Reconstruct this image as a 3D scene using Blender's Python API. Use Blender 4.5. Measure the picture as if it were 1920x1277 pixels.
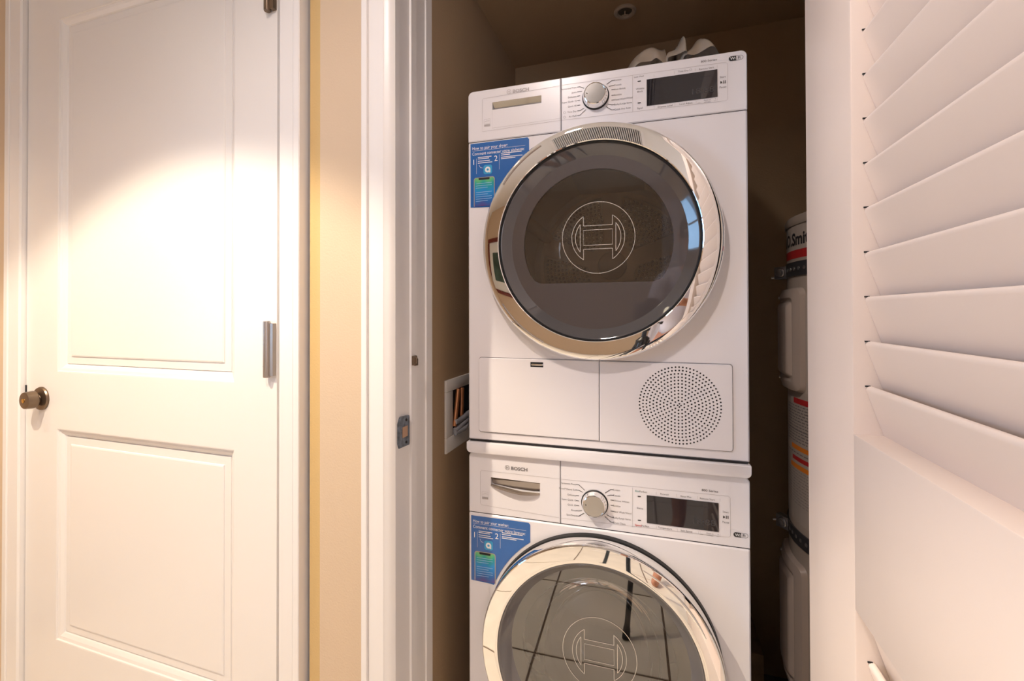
import bpy, bmesh, math, random
import numpy as np
from math import sin, cos, pi, radians, sqrt, atan2
from mathutils import Vector, Matrix
from mathutils.geometry import delaunay_2d_cdt

random.seed(4)
scene = bpy.context.scene
for o in list(bpy.data.objects):
    bpy.data.objects.remove(o)

# ------------------------------------------------------------------ camera
EYE = 1.19
F_PX, W_PX, H_PX = 835.0, 1920.0, 1277.0
cam_data = bpy.data.cameras.new('camera_view')
cam = bpy.data.objects.new('camera_view', cam_data)
scene.collection.objects.link(cam)
scene.camera = cam
cam_data.sensor_width = 36.0
cam_data.sensor_fit = 'HORIZONTAL'
cam_data.lens = F_PX / W_PX * 36.0
cam_data.shift_y = (579.5 - H_PX / 2) / W_PX
cam_data.clip_start = 0.01
yaw, pitch, roll = radians(17.8), radians(0.46), radians(-0.15)
cam.matrix_world = Matrix.Translation((0, 0, EYE)) @ (
    Matrix.Rotation(yaw, 4, 'Z') @ Matrix.Rotation(pi / 2 + pitch, 4, 'X') @ Matrix.Rotation(roll, 4, 'Z'))

# ------------------------------------------------------------------ colour management and world
scene.view_settings.view_transform = 'Standard'
scene.view_settings.look = 'None'
scene.view_settings.gamma = 1.0
scene.view_settings.use_curve_mapping = False
scene.view_settings.exposure = 0.16
world = bpy.data.worlds.new('daylight_sky')
scene.world = world
world.use_nodes = True
bgn = world.node_tree.nodes['Background']
bgn.inputs[0].default_value = (0.35, 0.66, 1.0, 1)
bgn.inputs[1].default_value = 2.6


def lamp(name, kind, loc, target, energy, color, **kw):
    d = bpy.data.lights.new(name, kind)
    d.energy = energy
    d.color = color
    for k, v in kw.items():
        setattr(d, k, v)
    o = bpy.data.objects.new(name, d)
    scene.collection.objects.link(o)
    o.location = loc
    o.rotation_euler = (Vector(target) - Vector(loc)).to_track_quat('-Z', 'Y').to_euler()
    return o


CAN1 = (-1.08, -0.04, 2.425)
CAN2 = (-2.0, 0.0, 2.425)
lamp('downlight_and_fill_beam', 'SPOT', CAN1, (-1.08, -0.0401, 0), 124, (1.0, 0.85, 0.66), spot_size=radians(93), spot_blend=0.22, shadow_soft_size=0.022)
lamp('downlight_and_fill_beam', 'SPOT', CAN2, (-2.0, -0.0001, 0), 32, (1.0, 0.73, 0.48), spot_size=radians(100), spot_blend=0.5, shadow_soft_size=0.022)
# daylight through the curtained back window and the blinds on the left wall
lamp('window_daylight', 'AREA', (1.12, -2.52, 1.25), (0.3, 0.8, 1.25), 24, (0.98, 0.90, 0.96), shape='RECTANGLE', size=1.2, size_y=1.9)
lamp('window_daylight', 'AREA', (-2.62, -0.62, 1.5), (0, -0.6, 1.4), 22, (0.42, 0.68, 1.0), shape='RECTANGLE', size=0.9, size_y=1.2)
# fill spot added overhead to brighten the machines, jamb and louvred door
lamp('downlight_and_fill_beam', 'SPOT', (-0.40, -0.16, 2.425), (-0.40, -0.1601, 0), 60, (1.0, 0.85, 0.78), spot_size=radians(150), spot_blend=0.6, shadow_soft_size=0.06)

# ------------------------------------------------------------------ materials
def mat(name, col, rough=0.5, metal=0.0, spec=0.5, bump=0.0, bscale=200, var=0.0, vscale=8, coat=0.0, aniso=0.0):
    m = bpy.data.materials.new(name)
    m.use_nodes = True
    nt = m.node_tree
    b = nt.nodes['Principled BSDF']
    b.inputs['Base Color'].default_value = (*col, 1)
    b.inputs['Roughness'].default_value = rough
    b.inputs['Metallic'].default_value = metal
    b.inputs['Specular IOR Level'].default_value = spec
    b.inputs['Coat Weight'].default_value = coat
    b.inputs['Coat Roughness'].default_value = 0.03
    if aniso:
        b.inputs['Anisotropic'].default_value = aniso
    tc = nt.nodes.new('ShaderNodeTexCoord')
    if bump:
        n = nt.nodes.new('ShaderNodeTexNoise')
        n.inputs['Scale'].default_value = bscale
        n.inputs['Detail'].default_value = 3
        bp = nt.nodes.new('ShaderNodeBump')
        bp.inputs['Strength'].default_value = bump
        bp.inputs['Distance'].default_value = 0.002
        nt.links.new(tc.outputs['Object'], n.inputs['Vector'])
        nt.links.new(n.outputs['Fac'], bp.inputs['Height'])
        nt.links.new(bp.outputs['Normal'], b.inputs['Normal'])
    if var:
        n = nt.nodes.new('ShaderNodeTexNoise')
        n.inputs['Scale'].default_value = vscale
        n.inputs['Detail'].default_value = 6
        r = nt.nodes.new('ShaderNodeValToRGB')
        r.color_ramp.elements[0].position = 0.3
        r.color_ramp.elements[1].position = 0.7
        r.color_ramp.elements[0].color = (*[c * (1 - var) for c in col], 1)
        r.color_ramp.elements[1].color = (*[min(1, c * (1 + var * .5)) for c in col], 1)
        nt.links.new(tc.outputs['Object'], n.inputs['Vector'])
        nt.links.new(n.outputs['Fac'], r.inputs['Fac'])
        nt.links.new(r.outputs['Color'], b.inputs['Base Color'])
    return m


def glassmat(name, tint, ior=1.6, rough=0.0, haze=0.0):
    m = bpy.data.materials.new(name)
    m.use_nodes = True
    nt = m.node_tree
    nt.nodes.clear()
    out = nt.nodes.new('ShaderNodeOutputMaterial')
    tr = nt.nodes.new('ShaderNodeBsdfTransparent')
    tr.inputs[0].default_value = (*tint, 1)
    gl = nt.nodes.new('ShaderNodeBsdfGlossy')
    gl.inputs['Roughness'].default_value = rough
    gl.inputs['Color'].default_value = (1, 1, 1, 1)
    fr = nt.nodes.new('ShaderNodeFresnel')
    fr.inputs[0].default_value = ior
    mx = nt.nodes.new('ShaderNodeMixShader')
    nt.links.new(fr.outputs[0], mx.inputs[0])
    if haze:
        df = nt.nodes.new('ShaderNodeBsdfDiffuse')
        df.inputs[0].default_value = (0.62, 0.53, 0.43, 1)
        mh = nt.nodes.new('ShaderNodeMixShader')
        mh.inputs[0].default_value = haze
        nt.links.new(tr.outputs[0], mh.inputs[1])
        nt.links.new(df.outputs[0], mh.inputs[2])
        nt.links.new(mh.outputs[0], mx.inputs[1])
    else:
        nt.links.new(tr.outputs[0], mx.inputs[1])
    nt.links.new(gl.outputs[0], mx.inputs[2])
    nt.links.new(mx.outputs[0], out.inputs[0])
    return m


def gradmat(name, stops, z0, z1, rough=0.3):
    m = bpy.data.materials.new(name)
    m.use_nodes = True
    nt = m.node_tree
    b = nt.nodes['Principled BSDF']
    b.inputs['Roughness'].default_value = rough
    tc = nt.nodes.new('ShaderNodeTexCoord')
    sep = nt.nodes.new('ShaderNodeSeparateXYZ')
    nt.links.new(tc.outputs['Object'], sep.inputs[0])
    w = nt.nodes.new('ShaderNodeTexWave')
    w.inputs['Scale'].default_value = 12
    w.inputs['Distortion'].default_value = 3
    nt.links.new(tc.outputs['Object'], w.inputs['Vector'])
    mr = nt.nodes.new('ShaderNodeMapRange')
    mr.inputs[1].default_value = z0
    mr.inputs[2].default_value = z1
    nt.links.new(sep.outputs[2], mr.inputs[0])
    ad = nt.nodes.new('ShaderNodeMath')
    ad.operation = 'MULTIPLY_ADD'
    ad.inputs[1].default_value = 0.08
    nt.links.new(w.outputs['Fac'], ad.inputs[0])
    nt.links.new(mr.outputs[0], ad.inputs[2])
    r = nt.nodes.new('ShaderNodeValToRGB')
    el = r.color_ramp.elements
    while len(el) < len(stops):
        el.new(0.5)
    for e, (p, c) in zip(el, stops):
        e.position = p
        e.color = (*c, 1)
    nt.links.new(ad.outputs[0], r.inputs['Fac'])
    nt.links.new(r.outputs[0], b.inputs['Base Color'])
    return m


M = {}
M['trim'] = mat('white_trim_paint', (.80, .765, .735), .34, bump=.05, bscale=60)
M['door'] = mat('white_door_paint', (.80, .76, .72), .33, bump=.06, bscale=40)
M['louvre'] = mat('cream_louvre_paint', (.87, .755, .68), .38, bump=.05, bscale=60, var=.02, vscale=5)
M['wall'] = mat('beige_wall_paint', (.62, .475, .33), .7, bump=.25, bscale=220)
M['wall_bounce'] = mat('wall_paint_warm_bounce', (.62, .43, .19), .6, bump=.2, bscale=220)  # wall beige yellowed, warm bounced light put into the colour
M['closet'] = mat('closet_paint_shaded', (.44, .31, .185), .8, bump=.3, bscale=220)  # darker copy of the wall beige, closet shade put into the colour
M['ceil'] = mat('off_white_ceiling', (.78, .75, .70), .85, bump=.3, bscale=150)
M['enamel'] = mat('white_enamel', (.80, .775, .80), .22, coat=.25)
M['panelw'] = mat('white_panel_plastic', (.80, .78, .81), .25, coat=.2)
M['chrome'] = mat('polished_chrome', (.93, .92, .90), .02, 1.0)
M['chrome_b'] = mat('brushed_chrome', (.50, .49, .48), .14, 1.0)
M['gasket'] = mat('black_rubber', (.012, .012, .013), .45)
M['dark'] = mat('dark_void', (.01, .01, .011), .7)
M['dglass'] = mat('dark_glass_border', (.085, .074, .074), .02, 0, .8)
M['bezel'] = mat('dark_bezel_glass', (.070, .066, .068), .04, 0, .9)
M['display'] = mat('display_glass', (.016, .014, .018), .03, 0, .7)
M['digit'] = mat('unlit_digits', (.055, .052, .055), .2)
M['print'] = mat('grey_print', (.16, .15, .155), .5)
M['print_dark'] = mat('black_print', (.02, .02, .022), .45)
M['print_light'] = mat('light_grey_line', (.42, .39, .39), .5)
M['print_red'] = mat('red_print', (.62, .06, .06), .5)
M['print_teal'] = mat('teal_print', (.06, .28, .27), .5)
M['white_print'] = mat('white_print', (.85, .86, .88), .4)
M['pale_print'] = mat('pale_blue_print', (.35, .55, .85), .4)
M['blue'] = mat('blue_sticker', (.012, .12, .42), .25, coat=.4)
M['teal'] = mat('teal_icon', (.03, .33, .62), .3)
M['phone'] = mat('phone_edge', (.45, .40, .38), .3, .6)
M['screen_p'] = gradmat('printed_phone_screen', [(0.0, (.10, .05, .22)), (.2, (.01, .12, .42)), (.5, (.01, .25, .62)), (.72, (.0, .33, .33)), (.85, (.12, .50, .20)), (1.0, (.30, .48, .22))], 1.441, 1.520)
M['window'] = glassmat('dryer_window_glass', (.95, .92, .88), 1.7, 0.0, .035)  # tan haze added to lift the dim drum behind it
M['wwindow'] = glassmat('washer_window_glass', (.74, .72, .71), 2.5)
M['bowl'] = glassmat('glass_bowl', (.97, .96, .94), 1.5, .01, .04)  # haze here also brightens the view of the dryer drum
M['wbowl'] = glassmat('washer_glass_bowl', (.93, .96, .94), 1.5, .02, .05)
M['etch'] = mat('etched_line', (.62, .58, .52), .35)
M['drum'] = mat('drum_metal', (.85, .78, .70), .28, .5)
M['drum_tan'] = mat('tan_drum_plate', (.92, .77, .60), .4, .1)
M['drum_dark'] = mat('perforated_drum_plate', (.66, .56, .44), .4, .1)
M['bump'] = mat('drum_dimples', (.30, .24, .18), .4, .3)
M['rubber'] = mat('grey_gasket_rubber', (.30, .30, .31), .6)
M['steel'] = mat('washer_drum_steel', (.55, .54, .54), .3, 1.0)
M['bronze'] = mat('aged_bronze', (.20, .145, .10), .33, .85)
M['nickel'] = mat('satin_nickel', (.42, .37, .33), .35, .8)
M['gold'] = mat('gold_button', (.70, .42, .12), .25, 1.0)
M['patina'] = mat('worn_blue_grey_metal', (.17, .20, .24), .35, .8, var=.5, vscale=90)
M['copper'] = mat('copper_pipe', (.62, .28, .13), .35, .9)
M['hose'] = mat('grey_hose', (.30, .30, .32), .55)
M['plate'] = mat('white_plastic_plate', (.74, .71, .66), .5)
M['heater'] = mat('warm_grey_heater_paint', (.40, .34, .285), .4)
M['heatp'] = mat('grey_access_panel', (.46, .385, .33), .33, coat=.15)
M['galv'] = mat('galvanised_steel', (.50, .49, .48), .35, .9, var=.3, vscale=60)
M['strap'] = mat('dull_strap_steel', (.13, .13, .14), .4, .8)
M['paper'] = mat('cream_label', (.44, .385, .335), .6)
M['red'] = mat('red_label_band', (.45, .02, .02), .5)
M['orange'] = mat('orange_label_band', (.75, .22, .02), .5)
M['bag'] = glassmat('thin_plastic_film', (.88, .88, .88), 1.4, .3, .72)
M['card'] = mat('brown_cardboard', (.16, .09, .045), .85, var=.3, vscale=25)
M['blackhose'] = mat('black_hose', (.02, .02, .02), .5)
M['tile'] = mat('cream_floor_tile', (.80, .73, .62), .22, var=.08, vscale=7)
M['grout'] = mat('brown_grout', (.16, .11, .075), .8)
M['sprk'] = mat('almond_sprinkler', (.52, .44, .37), .5)
M['grille'] = mat('pale_grille_blade', (.80, .78, .75), .4)
M['curtain'] = mat('white_curtain', (.85, .82, .86), .8)
M['blind'] = mat('blind_slats', (.55, .62, .70), .5)
M['frame_red'] = mat('mahogany_frame', (.16, .025, .015), .3)
M['matboard'] = mat('white_mat_board', (.80, .80, .76), .8)
M['art'] = mat('dark_green_print', (.05, .09, .07), .6, var=.5, vscale=6)
M['pane'] = glassmat('window_pane', (.95, .97, 1.0), 1.45)
M['shirt'] = mat('light_grey_shirt', (.62, .60, .68), .85)
M['shorts'] = mat('dark_shorts', (.035, .04, .06), .9)
M['skin'] = mat('skin', (.56, .27, .17), .5)
M['hair'] = mat('dark_hair', (.02, .014, .012), .6)
M['eye'] = mat('eye_white', (.75, .72, .70), .2)
M['lips'] = mat('lips', (.42, .14, .11), .5)
M['blackp'] = mat('black_plastic', (.015, .015, .017), .35)
M['alu'] = mat('dark_tripod_metal', (.05, .06, .075), .3, .7)
M['can_in'] = mat('downlight_reflector', (.85, .82, .75), .3, .3)
lamp_m = bpy.data.materials.new('lamp_glow')
lamp_m.use_nodes = True
_b = lamp_m.node_tree.nodes['Principled BSDF']
_b.inputs['Emission Color'].default_value = (1, .85, .6, 1)
_b.inputs['Emission Strength'].default_value = 6
M['glow'] = lamp_m

# ------------------------------------------------------------------ helpers
C = scene.collection


def link(name, me, m, parent=None, smooth=None, loc=None):
    o = bpy.data.objects.new(name, me)
    C.objects.link(o)
    if m is not None:
        if isinstance(m, (list, tuple)):
            for k in m:
                me.materials.append(k)
        else:
            me.materials.append(m)
    if parent is not None:
        o.parent = parent
    if smooth is not None:
        for p in me.polygons:
            p.use_smooth = True
        me.set_sharp_from_angle(angle=radians(smooth))
    if loc is not None:
        o.location = loc
    return o


def thing(name, label, cat, loc=(0, 0, 0), rz=0, group=None):
    o = bpy.data.objects.new(name, None)
    C.objects.link(o)
    o.empty_display_size = .05
    o.location = loc
    o.rotation_euler = (0, 0, rz)
    o['label'] = label
    o['category'] = cat
    if group:
        o['group'] = group
    return o


def tag(o, label, cat, group=None):
    o['label'] = label
    o['category'] = cat
    if group:
        o['group'] = group
    return o


def structure(o):
    o['kind'] = 'structure'
    return o


class MB:
    """collects vertices and faces for one mesh"""
    def __init__(self):
        self.v = []
        self.f = []
        self.mi = []

    def add(self, v, f, mi=0):
        k = len(self.v)
        self.v += [tuple(p) for p in v]
        self.f += [tuple(i + k for i in q) for q in f]
        self.mi += [mi] * len(f)
        return self

    def box(self, a, b, mi=0):
        (x0, y0, z0), (x1, y1, z1) = a, b
        v = [(x0, y0, z0), (x1, y0, z0), (x1, y1, z0), (x0, y1, z0), (x0, y0, z1), (x1, y0, z1), (x1, y1, z1), (x0, y1, z1)]
        f = [(0, 3, 2, 1), (4, 5, 6, 7), (0, 1, 5, 4), (1, 2, 6, 5), (2, 3, 7, 6), (3, 0, 4, 7)]
        return self.add(v, f, mi)

    def lathe_y(self, prof, cx=0, cz=0, seg=96, mi=0, flip=False):
        """revolve (r, y) around an axis parallel to y through (cx, cz)"""
        v = []
        f = []
        n = len(prof)
        for i in range(seg):
            a = 2 * pi * i / seg
            for r, y in prof:
                v.append((cx + r * cos(a), y, cz + r * sin(a)))
        for i in range(seg):
            j = (i + 1) % seg
            for k in range(n - 1):
                q = (i * n + k, j * n + k, j * n + k + 1, i * n + k + 1)
                f.append(q[::-1] if flip else q)
        return self.add(v, f, mi)

    def lathe_z(self, prof, cx=0, cy=0, seg=48, mi=0, a0=0, a1=2 * pi):
        v = []
        f = []
        n = len(prof)
        full = abs(a1 - a0 - 2 * pi) < 1e-6
        cnt = seg if full else seg + 1
        for i in range(cnt):
            a = a0 + (a1 - a0) * i / seg
            for r, z in prof:
                v.append((cx + r * cos(a), cy + r * sin(a), z))
        for i in range(seg):
            j = (i + 1) % cnt
            for k in range(n - 1):
                f.append((i * n + k, j * n + k, j * n + k + 1, i * n + k + 1))
        return self.add(v, f, mi)

    def tube(self, pts, r, seg=10, mi=0, cap=True):
        pts = [Vector(p) for p in pts]
        rs = r if isinstance(r, (list, tuple)) else [r] * len(pts)
        v = []
        f = []
        up = Vector((0, 0, 1))
        prev = None
        for i, p in enumerate(pts):
            t = (pts[min(i + 1, len(pts) - 1)] - pts[max(i - 1, 0)]).normalized()
            if prev is None:
                s = t.cross(up if abs(t.z) < .9 else Vector((1, 0, 0))).normalized()
            else:
                s = (prev - t * prev.dot(t)).normalized()
            prev = s
            w = t.cross(s)
            for k in range(seg):
                a = 2 * pi * k / seg
                v.append(p + (s * cos(a) + w * sin(a)) * rs[i])
        for i in range(len(pts) - 1):
            for k in range(seg):
                l = (k + 1) % seg
                f.append((i * seg + k, i * seg + l, (i + 1) * seg + l, (i + 1) * seg + k))
        if cap:
            f.append(tuple(range(seg))[::-1])
            f.append(tuple((len(pts) - 1) * seg + k for k in range(seg)))
        return self.add(v, f, mi)

    def extrude_z(self, poly, z0, z1, mi=0):
        """closed plan polygon (x, y), extruded up"""
        n = len(poly)
        v = [(x, y, z0) for x, y in poly] + [(x, y, z1) for x, y in poly]
        f = [(i, (i + 1) % n, n + (i + 1) % n, n + i) for i in range(n)]
        f += [tuple(range(n))[::-1], tuple(range(n, 2 * n))]
        return self.add(v, f, mi)

    def extrude_y(self, poly, y0, y1, mi=0):
        n = len(poly)
        v = [(x, y0, z) for x, z in poly] + [(x, y1, z) for x, z in poly]
        f = [(i, (i + 1) % n, n + (i + 1) % n, n + i) for i in range(n)]
        f += [tuple(range(n))[::-1], tuple(range(n, 2 * n))]
        return self.add(v, f, mi)

    def ribbon(self, pts, w, y=-0.0004, closed=False, mi=0):
        """flat printed line in the x z plane, facing -y"""
        P = [Vector((p[0], p[1])) for p in pts]
        n = len(P)
        v = []
        for i in range(n):
            a = P[i - 1] if (i > 0 or closed) else P[i]
            b = P[(i + 1) % n] if (i < n - 1 or closed) else P[i]
            t = (b - a)
            t = t.normalized() if t.length else Vector((1, 0))
            nn = Vector((-t.y, t.x)) * w / 2
            v += [(P[i].x + nn.x, y, P[i].y + nn.y), (P[i].x - nn.x, y, P[i].y - nn.y)]
        f = []
        for i in range(n if closed else n - 1):
            j = (i + 1) % n
            f.append((2 * i, 2 * i + 1, 2 * j + 1, 2 * j))
        return self.add(v, f, mi)

    def mesh(self, name='m'):
        me = bpy.data.meshes.new(name)
        me.from_pydata(self.v, [], self.f)
        for p, i in zip(me.polygons, self.mi):
            p.material_index = i
        me.update()
        return me

    def build(self, name, m, parent=None, smooth=None, recalc=True, bevel=0, bseg=2, loc=None):
        me = self.mesh(name)
        if recalc or bevel:
            bm = bmesh.new()
            bm.from_mesh(me)
            if recalc:
                bmesh.ops.recalc_face_normals(bm, faces=bm.faces)
            if bevel:
                ed = [e for e in bm.edges if e.is_manifold and e.calc_face_angle(0) > .6]
                bmesh.ops.bevel(bm, geom=ed, offset=bevel, segments=bseg, profile=.5, affect='EDGES', clamp_overlap=True)
            bm.to_mesh(me)
            bm.free()
        if bevel and smooth is None:
            smooth = 35
        return link(name, me, m, parent, smooth, loc)


STUFF_NAMES = ('panel_lettering', 'dial_marks', 'display_digits', 'brand_lettering', 'series_lettering', 'sticker_print', 'screen_lines', 'panel_hairline', 'label_print', 'etched_emblem')


def circle(cx, cz, r, n=64, a0=0.0):
    return [(cx + r * cos(a0 + 2 * pi * i / n), cz + r * sin(a0 + 2 * pi * i / n)) for i in range(n)]


def rrect(x0, z0, x1, z1, r, n=5):
    if not isinstance(r, (list, tuple)):
        r = [r] * 4          # bl, br, tr, tl
    out = []
    for (cx, cz, a, rr) in ((x0 + r[0], z0 + r[0], pi, r[0]), (x1 - r[1], z0 + r[1], 1.5 * pi, r[1]), (x1 - r[2], z1 - r[2], 0, r[2]), (x0 + r[3], z1 - r[3], .5 * pi, r[3])):
        if rr <= 0:
            out.append((cx, cz))
        else:
            for i in range(n + 1):
                t = a + (pi / 2) * i / n
                out.append((cx + rr * cos(t), cz + rr * sin(t)))
    return out


def inset(poly, d):
    n = len(poly)
    out = []
    for i in range(n):
        a = Vector(poly[i - 1]); b = Vector(poly[i]); c = Vector(poly[(i + 1) % n])
        t1 = (b - a).normalized() if (b - a).length > 1e-9 else (c - b).normalized()
        t2 = (c - b).normalized() if (c - b).length > 1e-9 else t1
        n1 = Vector((-t1.y, t1.x)); n2 = Vector((-t2.y, t2.x))
        m = (n1 + n2)
        m = m.normalized() if m.length > 1e-6 else n1
        k = d / max(.3, m.dot(n1))
        out.append((b.x + m.x * k, b.y + m.y * k))
    return out


def plate(mb, outer, holes, y0, y1, cham=0.0, mi=0, hole_circles=None):
    """ccw outer outline in x z; front at y0 (towards the viewer), walls back to y1; real holes"""
    front = inset(outer, cham) if cham else outer
    verts = [Vector(p) for p in front]
    faces = [list(range(len(front)))]
    hole_idx = []
    for h in holes:
        k = len(verts)
        verts += [Vector(p) for p in h]
        hole_idx.append(list(range(k, k + len(h))))
    edges = []
    for lp in [faces[0]] + hole_idx:
        edges += [(lp[i], lp[(i + 1) % len(lp)]) for i in range(len(lp))]
    vo, eo, fo, _, _, _ = delaunay_2d_cdt(verts, edges, [], 2, 1e-6)
    vv = np.array([(p[0], p[1]) for p in vo])
    tri = [t for t in fo]
    cent = np.array([vv[list(t)].mean(axis=0) for t in tri])
    keep = np.ones(len(tri), bool)

    def inside(poly, pts):
        res = np.zeros(len(pts), bool)
        x, z = pts[:, 0], pts[:, 1]
        n = len(poly)
        for i in range(n):
            x1, z1 = poly[i]; x2, z2 = poly[(i + 1) % n]
            if z1 == z2:
                continue
            c = ((z1 > z) != (z2 > z)) & (x < (x2 - x1) * (z - z1) / (z2 - z1) + x1)
            res ^= c
        return res
    keep &= inside(front, cent)
    for h in holes:
        hx = [p[0] for p in h]; hz = [p[1] for p in h]
        near = (cent[:, 0] > min(hx)) & (cent[:, 0] < max(hx)) & (cent[:, 1] > min(hz)) & (cent[:, 1] < max(hz)) & keep
        idx = np.nonzero(near)[0]
        if len(idx):
            ins = inside(h, cent[idx])
            keep[idx[ins]] = False
    mb.add([(p[0], y0, p[1]) for p in vo], [t for t, k in zip(tri, keep) if k], mi)
    loops = [(front, y0, outer, y0 + cham), (outer, y0 + cham, outer, y1)] if cham else [(outer, y0, outer, y1)]
    for h in holes:
        loops.append((h[::-1], y0, h[::-1], y1))
    for A, ya, B, yb in loops:
        n = len(A)
        v = [(x, ya, z) for x, z in A] + [(x, yb, z) for x, z in B]
        mb.add(v, [(i, n + i, n + (i + 1) % n, (i + 1) % n) for i in range(n)], mi)
    return mb


def text_mesh(s, size=None, width=None, align='CENTER', bold=0.0, height=None):
    cu = bpy.data.curves.new('t', 'FONT')
    cu.body = s
    cu.size = 1.0
    cu.resolution_u = 3
    cu.offset = bold
    o = bpy.data.objects.new('t', cu)
    C.objects.link(o)
    dg = bpy.context.evaluated_depsgraph_get()
    me = o.evaluated_get(dg).to_mesh()
    vs = np.array([v.co[:2] for v in me.vertices]) if len(me.vertices) else np.zeros((0, 2))
    fs = [tuple(p.vertices) for p in me.polygons]
    o.evaluated_get(dg).to_mesh_clear()
    bpy.data.objects.remove(o)
    bpy.data.curves.remove(cu)
    x0, x1 = vs[:, 0].min(), vs[:, 0].max()
    if width and size is None:
        k = width / (x1 - x0)
        kx = kz = k
    else:
        kx = kz = size
        if width:
            kx = width / (x1 - x0)
    vs[:, 0] = (vs[:, 0] - x0) * kx
    w = (x1 - x0) * kx
    vs[:, 0] -= {'LEFT': 0, 'CENTER': w / 2, 'RIGHT': w}[align]
    vs[:, 1] = (vs[:, 1] - .35) * kz
    return vs, fs


def put_text(mb, s, x, z, size=.006, align='CENTER', width=None, y=-.0004, bold=0.0, mi=0, rot=0.0):
    vs, fs = text_mesh(s, size, width, align, bold)
    if rot:
        c, q = cos(rot), sin(rot)
        vs = vs @ np.array([[c, q], [-q, c]])
    mb.add([(x + a, y, z + b) for a, b in vs], fs, mi)


# ------------------------------------------------------------------ the room
X0, X1, Y0, YW, ZC = -2.35, 1.9, -2.6, .795, 2.44
# floor with tiles as pieces of it
fl = structure(MB().box((X0 - .1, Y0 - .1, -.06), (X1 + .1, 1.8, -.004)).build('floor', M['grout']))
TS = .457
tm = MB().box((-TS / 2 + .004, -TS / 2 + .004, -.008), (TS / 2 - .004, TS / 2 - .004, 0)).mesh('tile')
bm = bmesh.new(); bm.from_mesh(tm); bmesh.ops.recalc_face_normals(bm, faces=bm.faces)
bmesh.ops.bevel(bm, geom=[e for e in bm.edges if min(v.co.z for v in e.verts) > -.001], offset=.0015, segments=1, affect='EDGES')
bm.to_mesh(tm); bm.free()
tm.materials.append(M['tile'])
ta = 0.0
for i in range(-9, 10):
    for j in range(-9, 10):
        px = -.1615 + (i * cos(ta) - j * sin(ta)) * TS
        py = .1685 + (i * sin(ta) + j * cos(ta)) * TS
        if X0 < px < 1.72 and Y0 < py < 1.45:
            o = bpy.data.objects.new('tile', tm)
            C.objects.link(o)
            o.parent = fl
            o.location = (px, py, 0)
            o.rotation_euler = (0, 0, ta)
structure(MB().box((X0 - .1, Y0 - .1, ZC), (X1 + .1, .96, ZC + .1)).build('ceiling', M['ceil']))
# front wall: around the panel door and the closet opening
HD = 2.14
w = MB()
w.box((X0, YW, 0), (-1.80, YW + .15, ZC))
w.box((-1.80, YW, HD + .05), (-.79, YW + .15, ZC))
w.box((-.694, YW, 0), (-.56, YW + .15, ZC))
w.box((-.735, YW + .035, 0), (-.7255, YW + .15, ZC)); w.box((-.7255, YW + .01, 0), (-.694, YW + .15, ZC))  # first box set deeper, a groove added to darken the gap beside the casing
w.box((-.79, YW + .02, 0), (-.735, YW + .15, ZC))
w.box((-.56, YW, 2.11), (.345, YW + .148, ZC))
w.box((.345, YW, 0), (X1, YW + .148, ZC))
structure(w.build('wall_front', M['wall']))
structure(MB().box((-.7255, YW + .005, 0), (-.6942, YW + .012, ZC)).build('trim_1', M['wall_bounce']))['label'] = 'narrow strip of wall beside the panel door casing, warm bounce light in its colour'
# left wall with a window
w = MB()
WY0, WY1, WZ0, WZ1 = -1.1, -.15, .9, 2.1
w.box((X0 - .12, Y0, 0), (X0, WY0, ZC)); w.box((X0 - .12, WY1, 0), (X0, YW + .15, ZC))
w.box((X0 - .12, WY0, 0), (X0, WY1, WZ0)); w.box((X0 - .12, WY0, WZ1), (X0, WY1, ZC))
structure(w.build('wall_left', M['wall']))
f_ = MB()
for a, b in (((X0 - .10, WY0, WZ0), (X0 + .015, WY0 + .05, WZ1)), ((X0 - .10, WY1 - .05, WZ0), (X0 + .015, WY1, WZ1)), ((X0 - .10, WY0, WZ0), (X0 + .015, WY1, WZ0 + .05)), ((X0 - .10, WY0, WZ1 - .05), (X0 + .015, WY1, WZ1)), ((X0 - .09, WY0, 1.48), (X0 - .04, WY1, 1.52))):
    f_.box(a, b)
win1 = structure(f_.build('window_1', M['trim']))
MB().box((X0 - .07, WY0 + .05, WZ0 + .05), (X0 - .065, WY1 - .05, WZ1 - .05)).build('pane', M['pane'], win1)
sm = MB().box((-.012, WY0 + .055, -.001), (.012, WY1 - .055, .001)).mesh('blind_slat')
sm.materials.append(M['blind'])
for k in range(26):
    o = bpy.data.objects.new('blind_slat', sm); C.objects.link(o); o.parent = win1
    o.location = (X0 - .03, 0, WZ0 + .08 + k * .042); o.rotation_euler = (0, .15, 0)
# back wall with a curtained window
w = MB()
BX0, BX1, BZ0, BZ1 = .75, 1.6, .25, 2.15
w.box((X0, Y0 - .12, 0), (BX0, Y0, ZC)); w.box((BX1, Y0 - .12, 0), (X1, Y0, ZC))
w.box((BX0, Y0 - .12, 0), (BX1, Y0, BZ0)); w.box((BX0, Y0 - .12, BZ1), (BX1, Y0, ZC))
structure(w.build('wall_back', M['wall']))
f_ = MB()
for a, b in (((BX0, Y0 - .1, BZ0), (BX0 + .05, Y0 + .015, BZ1)), ((BX1 - .05, Y0 - .1, BZ0), (BX1, Y0 + .015, BZ1)), ((BX0, Y0 - .1, BZ0), (BX1, Y0 + .015, BZ0 + .05)), ((BX0, Y0 - .1, BZ1 - .05), (BX1, Y0 + .015, BZ1))):
    f_.box(a, b)
win2 = structure(f_.build('window_2', M['trim']))
MB().box((BX0 + .05, Y0 - .06, BZ0 + .05), (BX1 - .05, Y0 - .055, BZ1 - .05)).build('pane', M['pane'], win2)
structure(MB().box((X1, Y0, 0), (X1 + .12, YW + .15, ZC)).build('wall_right', M['wall']))


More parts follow.
